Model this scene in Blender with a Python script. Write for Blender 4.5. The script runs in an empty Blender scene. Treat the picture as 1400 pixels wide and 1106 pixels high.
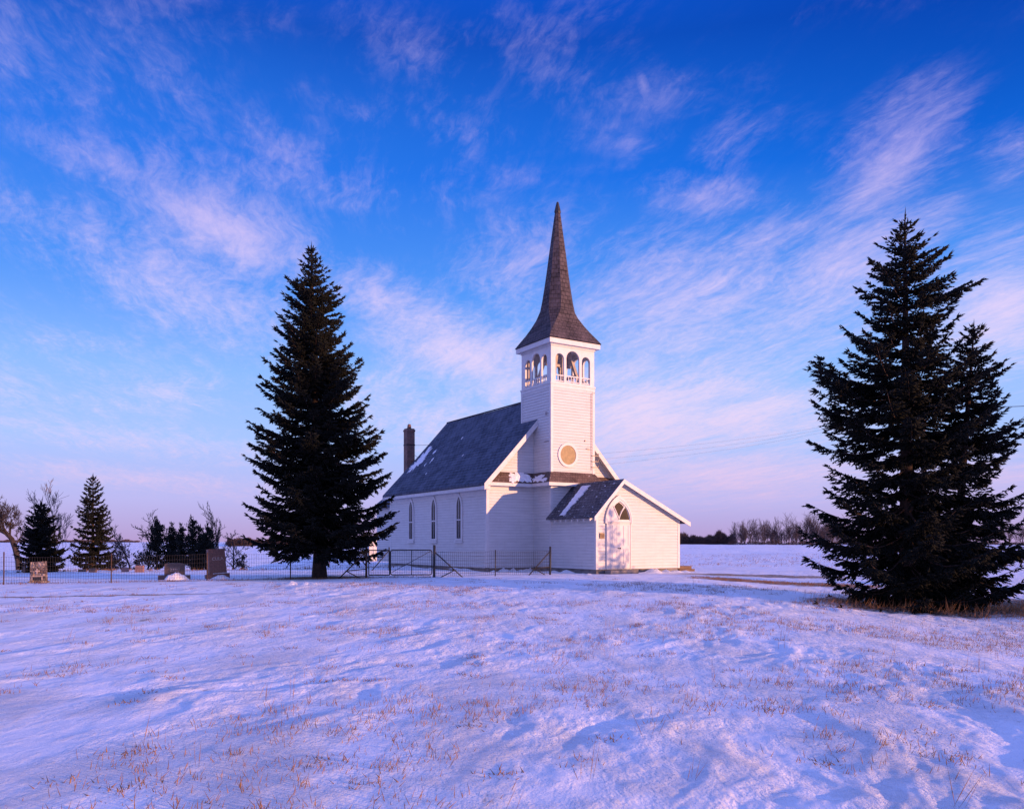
import bpy, bmesh, math, random
import numpy as np
from mathutils import Vector, Matrix, noise as mnoise

R = math.radians
scene = bpy.context.scene
COL = scene.collection

# ------------------------------------------------------------------ camera
EYE = 1.6
F_PX, HORIZON = 1100.0, 742.0           # focal length and horizon in photograph pixels (1400 wide)
cam_d = bpy.data.cameras.new('camera'); cam = bpy.data.objects.new('camera', cam_d); COL.objects.link(cam)
cam.location = (0, 0, EYE); cam.rotation_euler = (R(90), 0, 0)
cam_d.sensor_fit = 'HORIZONTAL'; cam_d.sensor_width = 36; cam_d.lens = 36 * F_PX / 1400
cam_d.shift_y = (HORIZON - 553) / 1400
cam_d.clip_start = 0.1; cam_d.clip_end = 9000
scene.camera = cam

# ------------------------------------------------------------------ light
SUN_DIR = Vector((0.891, -0.454, 0)).normalized()
SUN_EL = R(5.2)
SUN_STRENGTH = 4.9
SUN_COLOR = (1.0, 0.51, 0.26)
SKY_STRENGTH = 0.1
sd = SUN_DIR * math.cos(SUN_EL) + Vector((0, 0, math.sin(SUN_EL)))
sun_d = bpy.data.lights.new('sun', 'SUN'); sun = bpy.data.objects.new('sun', sun_d); COL.objects.link(sun)
sun_d.energy = SUN_STRENGTH; sun_d.color = SUN_COLOR; sun_d.angle = R(0.5)
sun.rotation_euler = sd.to_track_quat('Z', 'Y').to_euler(); sun.location = sd * 60

scene.view_settings.view_transform = 'Standard'
scene.view_settings.look = 'None'
scene.view_settings.exposure = 0.45
scene.view_settings.gamma = 1.0
scene.view_settings.use_curve_mapping = False
scene.cycles.max_bounces = 6

def srgb(r, g, b):
    f = lambda c: (c/255/12.92) if c/255 <= .04045 else ((c/255+.055)/1.055)**2.4
    return (f(r), f(g), f(b), 1)

class NT:
    """small wrapper for building node trees"""
    def __init__(s, tree): s.t = tree; s.n = tree.nodes; s.l = tree.links
    def new(s, kind, **kw):
        n = s.n.new(kind)
        for k, v in kw.items(): setattr(n, k, v)
        return n
    def put(s, sock, val):
        if hasattr(val, 'is_output') or isinstance(val, bpy.types.NodeSocket): s.l.new(val, sock)
        elif val is not None: sock.default_value = val
    def math(s, op, a, b=None, c=None, clamp=False):
        n = s.new('ShaderNodeMath', operation=op, use_clamp=clamp)
        s.put(n.inputs[0], a); s.put(n.inputs[1], b)
        if c is not None: s.put(n.inputs[2], c)
        return n.outputs[0]
    def vmath(s, op, a, b=None):
        n = s.new('ShaderNodeVectorMath', operation=op)
        s.put(n.inputs[0], a); s.put(n.inputs[1], b)
        return n.outputs[0]
    def mix(s, fac, a, b, blend='MIX', clamp=False):
        n = s.new('ShaderNodeMix', data_type='RGBA', blend_type=blend, clamp_result=clamp)
        s.put(n.inputs[0], fac); s.put(n.inputs[6], a); s.put(n.inputs[7], b)
        return n.outputs[2]
    def noise(s, vec, scale, detail=4, rough=.55, dist=0):
        n = s.new('ShaderNodeTexNoise'); s.put(n.inputs['Vector'], vec)
        n.inputs['Scale'].default_value = scale; n.inputs['Detail'].default_value = detail
        n.inputs['Roughness'].default_value = rough; n.inputs['Distortion'].default_value = dist
        return n.outputs[0]
    def map(s, v, a, b, c=0, d=1):
        n = s.new('ShaderNodeMapRange', interpolation_type='SMOOTHSTEP')
        s.put(n.inputs[0], v)
        for i, q in enumerate((a, b, c, d)): n.inputs[i+1].default_value = q
        return n.outputs[0]
    def ramp(s, fac, stops, interp='LINEAR'):
        n = s.new('ShaderNodeValToRGB'); n.color_ramp.interpolation = interp
        e = n.color_ramp.elements
        while len(e) < len(stops): e.new(.5)
        for k, (p, c) in enumerate(stops): e[k].position = p; e[k].color = c if len(c) == 4 else (*c, 1)
        s.put(n.inputs[0], fac)
        return n.outputs[0]
    def mapping(s, vec, loc=(0,0,0), rot=(0,0,0), scale=(1,1,1), kind='POINT'):
        n = s.new('ShaderNodeMapping', vector_type=kind); s.put(n.inputs[0], vec)
        n.inputs[1].default_value = loc; n.inputs[2].default_value = rot; n.inputs[3].default_value = scale
        return n.outputs[0]
    def xyz(s, x, y, z):
        n = s.new('ShaderNodeCombineXYZ')
        for i, q in enumerate((x, y, z)): s.put(n.inputs[i], q)
        return n.outputs[0]
    def sep(s, v):
        n = s.new('ShaderNodeSeparateXYZ'); s.put(n.inputs[0], v); return n.outputs

# ------------------------------------------------------------------ sky: Nishita dawn sky, graded, with cirrus
def build_world():
    w = bpy.data.worlds.new('World'); scene.world = w; w.use_nodes = True
    t = NT(w.node_tree); t.n.clear()
    out = t.new('ShaderNodeOutputWorld'); bg = t.new('ShaderNodeBackground')
    t.l.new(bg.outputs[0], out.inputs[0])
    sky = t.new('ShaderNodeTexSky', sky_type='NISHITA', sun_disc=False)
    sky.sun_elevation = SUN_EL; sky.sun_rotation = math.atan2(SUN_DIR.x, SUN_DIR.y)
    sky.air_density = 1.0; sky.dust_density = 0.3; sky.ozone_density = 3.0; sky.altitude = 300
    d = t.new('ShaderNodeTexCoord').outputs['Generated']
    x, y, z = t.sep(d)
    hyp = t.math('SQRT', t.math('ADD', t.math('MULTIPLY', x, x), t.math('MULTIPLY', y, y)))
    el = t.math('DIVIDE', z, t.math('MAXIMUM', hyp, .001))              # tangent of elevation
    az = t.math('ARCTAN2', x, y)                                        # 0 = straight ahead (north)
    elc = t.math('MINIMUM', t.math('MAXIMUM', el, 0.0), 1.0)
    # grading of the clear sky by elevation (pink anti-twilight belt at the bottom, deep blue above, unseen zenith brightened as fill)
    grad = t.ramp(elc, [(0.0, srgb(180,152,206)), (0.05, srgb(186,180,236)), (0.12, srgb(168,194,250)),
                        (0.20, srgb(146,188,252)), (0.31, srgb(84,152,246)), (0.45, srgb(12,108,226)),
                        (0.62, srgb(0,72,184)), (.72, srgb(4,80,204)), (1.0, (.16,.40,1.75,1))])
    # brighter & milkier to the left, deeper to the right
    side = t.map(az, -0.62, 0.62, 1.0, 0.0)
    grad = t.mix(t.math('MULTIPLY', side, t.math('MULTIPLY', t.map(el, .1, .45, 0.0, .42), t.map(el, .42, .68, 1.0, .15))), grad, srgb(64,132,238))
    deep = t.math('MULTIPLY', t.map(az, .1, .65), t.map(el, .25, .65))
    grad = t.mix(t.math('MULTIPLY', deep, .6), grad, srgb(0,50,158))
    off = t.map(t.math('ABSOLUTE', az), .72, 1.3)
    grad = t.mix(t.math('MULTIPLY', off, .75), grad, (.22,.38,1.25,1))  # sky beside and behind the view brightened blue to fill the shade
    clear = grad
    # ---- cirrus: streaks laid out on a plane high above
    h = t.math('ADD', t.math('MAXIMUM', z, 0.0), 0.05)
    px = t.math('DIVIDE', x, h); py = t.math('DIVIDE', y, h)
    p = t.xyz(px, py, 0.0)
    warp = t.new('ShaderNodeTexNoise'); t.put(warp.inputs['Vector'], p)
    warp.inputs['Scale'].default_value = .9; warp.inputs['Detail'].default_value = 3
    wv = t.vmath('MULTIPLY', t.vmath('SUBTRACT', warp.outputs[1], (.5,.5,.5)), (.42,.42,0))
    pw = t.vmath('ADD', p, wv)
    st = t.mapping(pw, rot=(0, 0, R(-16)), scale=(1, 1, 1))
    s1 = t.noise(t.vmath('MULTIPLY', st, (3.2, .8, 1)), 1.0, 8, .62, .25)
    s2 = t.noise(t.vmath('MULTIPLY', st, (13.0, 3.2, 1)), 1.0, 8, .66, .3)
    s3 = t.noise(t.vmath('MULTIPLY', st, (36.0, 17.0, 1)), 1.0, 6, .68, .5)
    tex = t.math('ADD', t.math('ADD', t.math('MULTIPLY', s1, .36), t.math('MULTIPLY', s2, .36)), t.math('MULTIPLY', s3, .28))
    q = t.xyz(az, el, 0.0)
    def at(pxx, pyy):
        X = (pxx-700)/F_PX; Z = (HORIZON-pyy)/F_PX
        return math.atan2(X, 1), Z/math.hypot(X, 1)
    mask = None
    blobs = [  # (photo x, y, half length, half height, turn, weight)
        (300,310,190,90,-20,.86), (165,232,170,50,-14,.52), (385,205,120,58,-22,.40), (560,70,200,100,-30,.26),
        (200,110,240,120,-25,.30), (515,405,120,60,-24,.70), (640,485,210,85,-22,.90), (250,390,280,90,-18,.58),
        (120,470,170,40,0,.3), (480,255,80,45,40,.3),
        (1205,245,95,165,-38,.74), (1150,360,190,130,35,.70), (1075,385,110,50,30,.5), (955,270,110,55,-15,.58),
        (990,200,60,110,-38,.34), (930,420,300,150,15,.70), (880,570,270,130,5,1.0), (1000,570,240,90,0,.80),
        (1370,420,120,120,40,.95), (1385,210,60,60,40,.4), (760,470,150,110,0,.35), (880,118,14,30,15,.5),
        (1000,650,330,55,0,.82), (1340,650,200,50,0,.6), (180,600,420,38,-5,.45), (200,655,360,26,-5,.5), (600,570,220,80,-8,.62), (720,360,170,120,20,.42), (120,330,200,60,-16,.42)]
    for bx, by, sx, sy, rot, wgt in blobs:
        a, e = at(bx, by)
        m = t.mapping(q, loc=(a, e, 0), rot=(0, 0, R(rot)), scale=(sx/F_PX*1.15, sy/F_PX*1.15, 1), kind='TEXTURE')
        g = t.new('ShaderNodeTexGradient', gradient_type='QUADRATIC_SPHERE'); t.put(g.inputs[0], m)
        v = t.math('MULTIPLY', t.math('POWER', g.outputs[1], .6), wgt)
        mask = v if mask is None else t.math('MAXIMUM', mask, v)
    broad = t.noise(t.xyz(az, t.math('MULTIPLY', el, 3.0), 1.7), 2.2, 4, .55)
    rest = t.math('MULTIPLY', t.map(broad, .3, .6, .1, .7), t.math('MAXIMUM', t.map(t.math('ABSOLUTE', az), .62, .9, 0, 1), t.map(el, .7, 1.0, 0, 1)))  # extra cirrus out of view, added to brighten the snow
    rest = t.math('MAXIMUM', rest, t.map(t.noise(t.xyz(az, t.math('MULTIPLY', el, 2.0), 4.7), 3.0, 4, .55), .40, .72, .03, .34))
    mask = t.math('MAXIMUM', mask, rest)
    dens = t.math('ADD', t.math('MULTIPLY', mask, .80), t.math('SUBTRACT', t.math('MULTIPLY', tex, 1.95), 1.15))
    dens = t.map(dens, -.18, .74, 0, 1)
    dens = t.math('MULTIPLY', dens, t.map(mask, .0, .25))
    fade = t.map(el, -.01, .05)
    dens = t.math('MULTIPLY', t.math('MULTIPLY', dens, fade), .86)
    ccol = t.ramp(elc, [(0.0, srgb(214,172,214)), (.08, srgb(234,200,232)), (.16, srgb(242,216,242)), (.27, srgb(234,212,246)), (.45, srgb(208,188,240)), (1, srgb(150,150,225))])
    col = t.mix(dens, clear, ccol)
    # the physical sky keeps its own share of brightness and turns the belt towards the sun warm
    nis = t.vmath('MULTIPLY', sky.outputs[0], (.55, .75, 1.25))
    k = 1.0/SKY_STRENGTH
    scaled = t.vmath('MULTIPLY', col, (k*.74, k*.74, k*.74))
    tot = t.vmath('ADD', scaled, t.vmath('MULTIPLY', nis, (.12, .12, .12)))
    t.l.new(tot, bg.inputs[0]); bg.inputs[1].default_value = SKY_STRENGTH
build_world()

# ------------------------------------------------------------------ helpers for tagging and meshes
def tag(o, label=None, cat=None, group=None, kind=None):
    if label: o['label'] = label
    if cat: o['category'] = cat
    if group: o['group'] = group
    if kind: o['kind'] = kind
    return o

def empty(name, loc=(0,0,0), rz=0, label=None, cat=None, group=None):
    o = bpy.data.objects.new(name, None); COL.objects.link(o)
    o.location = loc; o.rotation_euler = (0, 0, rz); o.empty_display_size = .3
    return tag(o, label, cat, group)

def copy_tree(o, parent=None):
    c = o.copy(); COL.objects.link(c)
    if parent: c.parent = parent
    for ch in [k for k in COL.objects if k.parent == o]: copy_tree(ch, c)
    return c

class MB:
    """collects polygons (several materials), planar UVs in metres, links them as one mesh object"""
    def __init__(s): s.v = []; s.f = []; s.m = []; s.sm = []
    def poly(s, pts, m=0, smooth=False):
        i = len(s.v); s.v += [tuple(p) for p in pts]; s.f.append(tuple(range(i, i+len(pts)))); s.m.append(m); s.sm.append(smooth)
    def box(s, a, b, m=0, rot=None):
        x0, y0, z0 = a; x1, y1, z1 = b
        P = [(x0,y0,z0),(x1,y0,z0),(x1,y1,z0),(x0,y1,z0),(x0,y0,z1),(x1,y0,z1),(x1,y1,z1),(x0,y1,z1)]
        s.hexa(P, m)
    def hexa(s, P, m=0):
        for q in ((0,3,2,1),(4,5,6,7),(0,1,5,4),(1,2,6,5),(2,3,7,6),(3,0,4,7)): s.poly([P[i] for i in q], m)
    def bar(s, a, b, w, h=None, m=0, up=(0,0,1)):
        a = Vector(a); b = Vector(b); d = (b-a).normalized(); h = h or w
        u = Vector(up)
        if abs(d.dot(u)) > .98: u = Vector((1,0,0))
        x = d.cross(u).normalized()*w/2; y = x.cross(d).normalized()*h/2
        P = [a-x-y, a+x-y, a+x+y, a-x+y, b-x-y, b+x-y, b+x+y, b-x+y]
        s.hexa(P, m)
    def tube(s, pts, rad, n=8, m=0, cap=True, smooth=True):
        pts = [Vector(p) for p in pts]
        rads = rad if isinstance(rad, (list, tuple)) else [rad]*len(pts)
        base = len(s.v); prev = None
        for i, p in enumerate(pts):
            d = (pts[min(i+1, len(pts)-1)]-pts[max(i-1, 0)]).normalized()
            r = Vector((0,0,1)) if abs(d.z) < .9 else Vector((1,0,0))
            if prev is not None: r = prev
            x = (r - d*r.dot(d)).normalized(); prev = x; y = d.cross(x)
            for k in range(n):
                a = 2*math.pi*k/n; s.v.append(tuple(p + (x*math.cos(a)+y*math.sin(a))*rads[i]))
        for i in range(len(pts)-1):
            for k in range(n):
                k2 = (k+1) % n
                s.f.append((base+i*n+k, base+i*n+k2, base+(i+1)*n+k2, base+(i+1)*n+k)); s.m.append(m); s.sm.append(smooth)
        if cap:
            s.f.append(tuple(base+k for k in range(n))[::-1]); s.m.append(m); s.sm.append(False)
            s.f.append(tuple(base+(len(pts)-1)*n+k for k in range(n))); s.m.append(m); s.sm.append(False)
    def prism(s, pts, d, m=0):
        """flat outline (3-D points) pushed along d, closed"""
        d = Vector(d); A = [Vector(p) for p in pts]; B = [p+d for p in A]
        s.poly(A[::-1], m); s.poly(B, m)
        for i in range(len(A)):
            j = (i+1) % len(A); s.poly([A[i], A[j], B[j], B[i]], m)
    def build(s, name, mats, parent=None, fixn=True, bevel=0):
        me = bpy.data.meshes.new(name); me.from_pydata(s.v, [], s.f)
        mats = mats if isinstance(mats, (list, tuple)) else [mats]
        for q in mats: me.materials.append(q)
        me.polygons.foreach_set('material_index', s.m); me.polygons.foreach_set('use_smooth', s.sm)
        uv = me.uv_layers.new(name='UVMap'); data = np.zeros((len(me.loops), 2), np.float32)
        for p in me.polygons:
            n = p.normal; h = Vector((0,0,1)).cross(n)
            h = h.normalized() if h.length > .05 else Vector((1,0,0))
            w = n.cross(h)
            for li in p.loop_indices:
                c = me.vertices[me.loops[li].vertex_index].co; data[li] = (c.dot(h), c.dot(w))
        uv.data.foreach_set('uv', data.ravel()); me.update()
        o = bpy.data.objects.new(name, me); COL.objects.link(o)
        if parent: o.parent = parent
        if bevel:
            b = o.modifiers.new('bevel', 'BEVEL'); b.width = bevel; b.segments = 2; b.limit_method = 'ANGLE'
        return o

def raw_mesh(name, verts, faces, nper, mats, parent=None, mat_idx=None, smooth=False):
    """fast mesh from numpy arrays, all faces with nper corners"""
    me = bpy.data.meshes.new(name); nv = len(verts); nf = len(faces)
    me.vertices.add(nv); me.vertices.foreach_set('co', np.ascontiguousarray(verts, np.float32).ravel())
    me.loops.add(nf*nper); me.loops.foreach_set('vertex_index', np.ascontiguousarray(faces, np.int32).ravel())
    me.polygons.add(nf); me.polygons.foreach_set('loop_start', np.arange(0, nf*nper, nper, dtype=np.int32))
    for q in (mats if isinstance(mats, (list, tuple)) else [mats]): me.materials.append(q)
    if mat_idx is not None: me.polygons.foreach_set('material_index', np.ascontiguousarray(mat_idx, np.int32))
    if smooth: me.polygons.foreach_set('use_smooth', np.ones(nf, bool))
    me.update(calc_edges=True); me.validate()
    o = bpy.data.objects.new(name, me); COL.objects.link(o)
    if parent: o.parent = parent
    return o

# ------------------------------------------------------------------ materials
def mat(name, color, rough=.7, spec=.3, metal=0, var=0, vscale=3.0, bump=0, bscale=30.0, coord='Object', dark=None, stretch=(1,1,1)):
    m = bpy.data.materials.new(name); m.use_nodes = True; t = NT(m.node_tree)
    b = t.n['Principled BSDF']; b.inputs['Roughness'].default_value = rough
    b.inputs['Specular IOR Level'].default_value = spec; b.inputs['Metallic'].default_value = metal
    c = t.new('ShaderNodeTexCoord').outputs[coord]
    if stretch != (1,1,1): c = t.vmath('MULTIPLY', c, stretch)
    base = (*color, 1)
    if var:
        n = t.noise(c, vscale, 6, .6)
        d = dark or tuple(q*(1-var) for q in color)
        t.l.new(t.mix(t.map(n, .35, .68), (*d, 1), base), b.inputs['Base Color'])
    else: b.inputs['Base Color'].default_value = base
    if bump:
        bn = t.new('ShaderNodeBump'); bn.inputs['Strength'].default_value = .6; bn.inputs['Distance'].default_value = bump
        t.l.new(t.noise(c, bscale, 5, .6), bn.inputs['Height']); t.l.new(bn.outputs[0], b.inputs['Normal'])
    return m

def mat_shingle(name, c1, c2, row=.13, wid=.16, snow=0.0, gap=.010):
    m = bpy.data.materials.new(name); m.use_nodes = True; t = NT(m.node_tree)
    b = t.n['Principled BSDF']; b.inputs['Roughness'].default_value = .8; b.inputs['Specular IOR Level'].default_value = .25
    uv = t.new('ShaderNodeTexCoord').outputs['UV']
    br = t.new('ShaderNodeTexBrick'); t.put(br.inputs['Vector'], uv)
    br.inputs['Color1'].default_value = (*c1, 1); br.inputs['Color2'].default_value = (*c2, 1)
    br.inputs['Mortar'].default_value = tuple(q*.28 for q in c1) + (1,)
    br.inputs['Scale'].default_value = 1; br.inputs['Mortar Size'].default_value = gap; br.inputs['Mortar Smooth'].default_value = .3
    br.inputs['Brick Width'].default_value = wid; br.inputs['Row Height'].default_value = row
    n = t.noise(uv, 1.3, 5, .65); n2 = t.noise(t.vmath('MULTIPLY', uv, (14, 3, 1)), 1, 4, .6)
    col = t.mix(t.map(n, .35, .7, 0, .55), br.outputs[0], tuple(q*1.7 for q in c2)+(1,))
    col = t.mix(t.map(n2, .45, .75, 0, .5), col, tuple(q*.5 for q in c1)+(1,))
    if snow:
        sn = t.noise(t.vmath('MULTIPLY', uv, (3.2, 9, 1)), 1.0, 8, .7)
        col = t.mix(t.map(sn, .70-snow, .76-snow), col, (.8,.8,.82,1))
    t.l.new(col, b.inputs['Base Color'])
    # each course rises towards its lower edge
    x, y, z = t.sep(uv)
    saw = t.math('SUBTRACT', 1.0, t.math('FRACT', t.math('DIVIDE', y, row)))
    hgt = t.math('ADD', t.math('MULTIPLY', saw, .7), t.math('MULTIPLY', br.outputs[1], -.35))
    hgt = t.math('ADD', hgt, t.math('MULTIPLY', n2, .25))
    bn = t.new('ShaderNodeBump'); bn.inputs['Strength'].default_value = 1.0; bn.inputs['Distance'].default_value = .022
    t.l.new(hgt, bn.inputs['Height']); t.l.new(bn.outputs[0], b.inputs['Normal'])
    return m

def mat_brick(name):
    m = bpy.data.materials.new(name); m.use_nodes = True; t = NT(m.node_tree)
    b = t.n['Principled BSDF']; b.inputs['Roughness'].default_value = .9
    uv = t.new('ShaderNodeTexCoord').outputs['UV']
    br = t.new('ShaderNodeTexBrick'); t.put(br.inputs['Vector'], uv)
    br.inputs['Color1'].default_value = (.24,.11,.07,1); br.inputs['Color2'].default_value = (.15,.075,.055,1)
    br.inputs['Mortar'].default_value = (.25,.22,.2,1); br.inputs['Scale'].default_value = 1
    br.inputs['Mortar Size'].default_value = .007; br.inputs['Brick Width'].default_value = .2; br.inputs['Row Height'].default_value = .07
    n = t.noise(uv, 3, 5, .6)
    t.l.new(t.mix(t.map(n, .4, .75, 0, .7), br.outputs[0], (.05,.04,.04,1)), b.inputs['Base Color'])
    bn = t.new('ShaderNodeBump'); bn.inputs['Distance'].default_value = .01; bn.invert = True
    t.l.new(br.outputs[1], bn.inputs['Height']); t.l.new(bn.outputs[0], b.inputs['Normal'])
    return m

def mat_paint(name):
    """old white oil paint on boards: faint streaks, scuffs near edges, bare grey specks"""
    m = bpy.data.materials.new(name); m.use_nodes = True; t = NT(m.node_tree)
    b = t.n['Principled BSDF']; b.inputs['Roughness'].default_value = .55; b.inputs['Specular IOR Level'].default_value = .3
    c = t.new('ShaderNodeTexCoord').outputs['Object']
    n1 = t.noise(t.vmath('MULTIPLY', c, (1.2, 1.2, 9)), 1.0, 5, .6)
    n2 = t.noise(t.vmath('MULTIPLY', c, (5, 5, 1.2)), 1.0, 6, .65)
    n3 = t.noise(t.vmath('MULTIPLY', c, (9, 9, 30)), 1.0, 6, .7)
    col = t.mix(t.map(n1, .3, .7), (.55,.545,.535,1), (.62,.615,.60,1))
    col = t.mix(t.map(n2, .5, .8, 0, .45), col, (.47,.455,.43,1))
    col = t.mix(t.map(n3, .69, .76, 0, .7), col, (.36,.33,.30,1))
    t.l.new(col, b.inputs['Base Color'])
    bn = t.new('ShaderNodeBump'); bn.inputs['Distance'].default_value = .004; bn.inputs['Strength'].default_value = .5
    t.l.new(n3, bn.inputs['Height']); t.l.new(bn.outputs[0], b.inputs['Normal'])
    return m

def mat_snow(name, ground=False):
    m = bpy.data.materials.new(name); m.use_nodes = True; t = NT(m.node_tree)
    b = t.n['Principled BSDF']; b.inputs['Roughness'].default_value = .6; b.inputs['Specular IOR Level'].default_value = .25
    c = t.new('ShaderNodeTexCoord').outputs['Object']
    g1 = t.noise(c, 28, 6, .65); g2 = t.noise(c, 140, 3, .6)
    col = t.mix(t.map(t.noise(c, .7, 4, .6), .3, .7), (.80,.81,.83,1), (.86,.865,.88,1))
    if ground:
        x, y, z = t.sep(c)
        dist = t.math('SQRT', t.math('ADD', t.math('MULTIPLY', x, x), t.math('MULTIPLY', y, y)))
        # dead grass showing through where the wind has thinned the snow
        gs = t.noise(t.mapping(c, rot=(0,0,R(20)), scale=(1.9,.8,1)), 1.0, 9, .72)
        gl = t.noise(c, .16, 4, .6)
        th = t.math('ADD', gs, t.math('MULTIPLY', t.math('SUBTRACT', gl, .5), .35))
        th = t.math('ADD', th, t.map(dist, 40, 95, 0, .06))
        bare = t.map(th, .62, .72, 0, .66)
        fine = t.noise(c, 9, 7, .75)
        # strips of bare turf: rut on the left, worn edge right of the porch, litter-and-shade ring under the big trees
        def strip(x0, y0, x1, y1, half, soft):
            L = math.hypot(x1-x0, y1-y0); a = math.atan2(y1-y0, x1-x0)
            q = t.mapping(c, loc=((x0+x1)/2, (y0+y1)/2, 0), rot=(0,0,a), scale=(L/2, half, 1), kind='TEXTURE')
            qx, qy, qz = t.sep(q)
            wob = t.math('MULTIPLY', t.math('SUBTRACT', t.noise(c, 1.1, 6, .7), .5), soft)
            r = t.math('MAXIMUM', t.math('ABSOLUTE', qx), t.math('ABSOLUTE', t.math('ADD', qy, wob)))
            return t.map(r, .55, 1.15, 1, 0)
        s = strip(-16.5, 21.3, -8.0, 22.6, .26, 2.6)
        for a in ((6.9,31.4,12.8,27.0,1.0,2.6),(6.8,34.2,14.0,32.0,.9,2.4),(-13.5,29.0,-4.5,31.0,.3,2.2)):
            s = t.math('MAXIMUM', s, strip(*a))
        turf = s; litter_shade = None
        for (cx, cy, rad) in ((10.8,21.2,3.0),(12.6,21.9,2.6),(-7.35,31.0,1.7)):
            q = t.vmath('SUBTRACT', c, (cx, cy, 0)); qx, qy, qz = t.sep(q)
            r = t.math('SQRT', t.math('ADD', t.math('MULTIPLY', qx, qx), t.math('MULTIPLY', qy, qy)))
            r = t.math('ADD', r, t.math('MULTIPLY', t.math('SUBTRACT', t.noise(c, 1.1, 6, .72), .5), 4.2))
            lt = t.map(r, rad*.7, rad, 1, 0); litter_shade = lt if litter_shade is None else t.math('MAXIMUM', litter_shade, lt); s = t.math('MAXIMUM', s, lt)
        s = t.math('MULTIPLY', s, t.map(fine, .30, .50))
        bare = t.math('MAXIMUM', bare, s)
        gcol = t.mix(fine, (.10,.055,.025,1), (.36,.23,.11,1))
        gcol = t.mix(t.math('MULTIPLY', litter_shade, .85), gcol, (.035,.022,.015,1))  # needle litter and the shade under the trees, both in the colour
        col = t.mix(bare, col, gcol)
    t.l.new(col, b.inputs['Base Color'])
    bn = t.new('ShaderNodeBump'); bn.inputs['Strength'].default_value = 1.0; bn.inputs['Distance'].default_value = .05
    patch = t.map(t.noise(t.mapping(c, rot=(0,0,R(20)), scale=(1,.5,1)), .85, 6, .65), .38, .66, .25, 1.0)
    h = t.math('ADD', t.math('MULTIPLY', g1, .8), t.math('MULTIPLY', g2, .3))
    h = t.math('ADD', h, t.math('MULTIPLY', t.noise(c, 9, 5, .65), 1.3))
    h = t.math('ADD', h, t.math('MULTIPLY', t.noise(c, 2.6, 4, .6), 1.6))
    h = t.math('MULTIPLY', h, patch)
    t.l.new(h, bn.inputs['Height']); t.l.new(bn.outputs[0], b.inputs['Normal'])
    return m

M = {}
M['paint'] = mat_paint('white_paint')
M['lap_shade'] = mat('board_lap_shade_dirt', (.33,.315,.305), .8, var=.45, vscale=2.2)  # dark line of lap shadow and dirt, put into the colour
M['trim'] = mat('white_trim', (.62,.61,.60), .5, var=.1, vscale=4)
M['roof'] = mat_shingle('roof_shingles', (.046,.056,.084), (.088,.100,.132), row=.22, wid=.34, gap=.026)  # gap widened so the dark joint also stands for each course's shadow line
M['spire'] = mat_shingle('spire_shingles', (.043,.035,.038), (.080,.063,.066), row=.20, wid=.22, gap=.018)
M['skirt'] = mat_shingle('skirt_shingles', (.085,.055,.045), (.13,.09,.075), row=.15, wid=.14, snow=.07)
M['porch_roof'] = mat_shingle('porch_shingles', (.06,.057,.065), (.095,.092,.102), row=.17, wid=.2, snow=.10, gap=.02)
M['snow'] = mat_snow('snow_cover')
M['ground'] = mat_snow('snow_ground', True)
M['concrete'] = mat('foundation_concrete', (.26,.24,.23), .9, var=.45, vscale=2, bump=.02, bscale=9)
M['glass'] = mat('window_glass', (.03,.034,.045), .15, .22, var=.6, vscale=1.5)
M['amber'] = mat('amber_board', (.19,.115,.05), .4, .25, var=.45, vscale=5)
M['transom'] = mat('transom_glass', (.04,.026,.024), .45, .08, var=.5, vscale=5)
M['interior'] = mat('belfry_boards', (.38,.35,.35), .9, var=.3)
M['timber'] = mat('bell_timber', (.55,.48,.43), .8, var=.35, vscale=2, stretch=(3,3,.6))
M['brick'] = mat_brick('chimney_brick')
M['iron'] = mat('dark_iron', (.030,.028,.030), .6, .4, var=.4, vscale=8)
M['wire'] = mat('fence_wire', (.045,.042,.045), .7, .2)
M['post'] = mat('rusty_post', (.10,.055,.035), .8, var=.5, vscale=9)
M['plaque'] = mat('bronze_plaque', (.10,.055,.035), .45, .5, .3, var=.6, vscale=18)
M['wood'] = mat('weathered_wood', (.20,.13,.085), .85, var=.45, vscale=5, stretch=(1,6,6))
M['red_granite'] = mat('red_granite', (.24,.105,.075), .5, .4, var=.45, vscale=26)
M['gray_granite'] = mat('grey_granite', (.16,.105,.085), .6, .35, var=.4, vscale=24)
M['pink_granite'] = mat('pink_granite', (.30,.17,.15), .6, .35, var=.35, vscale=20)
M['letter'] = mat('cut_letters', (.50,.38,.32), .8)
M['bark'] = mat('spruce_bark', (.085,.055,.042), .95, var=.55, vscale=6, bump=.03, bscale=10, stretch=(2,2,.6))
M['barebark'] = mat('bare_bark', (.055,.04,.038), .95, var=.45, vscale=5, bump=.02, bscale=9, stretch=(2,2,.6))
M['far_bark'] = mat('far_bark', (.07,.053,.06), .95, var=.3)
M['pale_bark'] = mat('pale_bark', (.17,.13,.12), .9, var=.4, vscale=5)
M['needle'] = mat('spruce_needles', (.010,.012,.009), .8, .15, var=.5, vscale=1.4)
M['juniper'] = mat('juniper_foliage', (.022,.024,.018), .8, .2, var=.5, vscale=2)
M['brush'] = mat('brown_brush', (.10,.062,.05), .95, var=.4, vscale=1)
M['grass'] = mat('dead_grass', (.40,.20,.09), .85, .2, var=.5, vscale=6)
M['insulator'] = mat('porcelain', (.25,.18,.15), .4)

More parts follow.
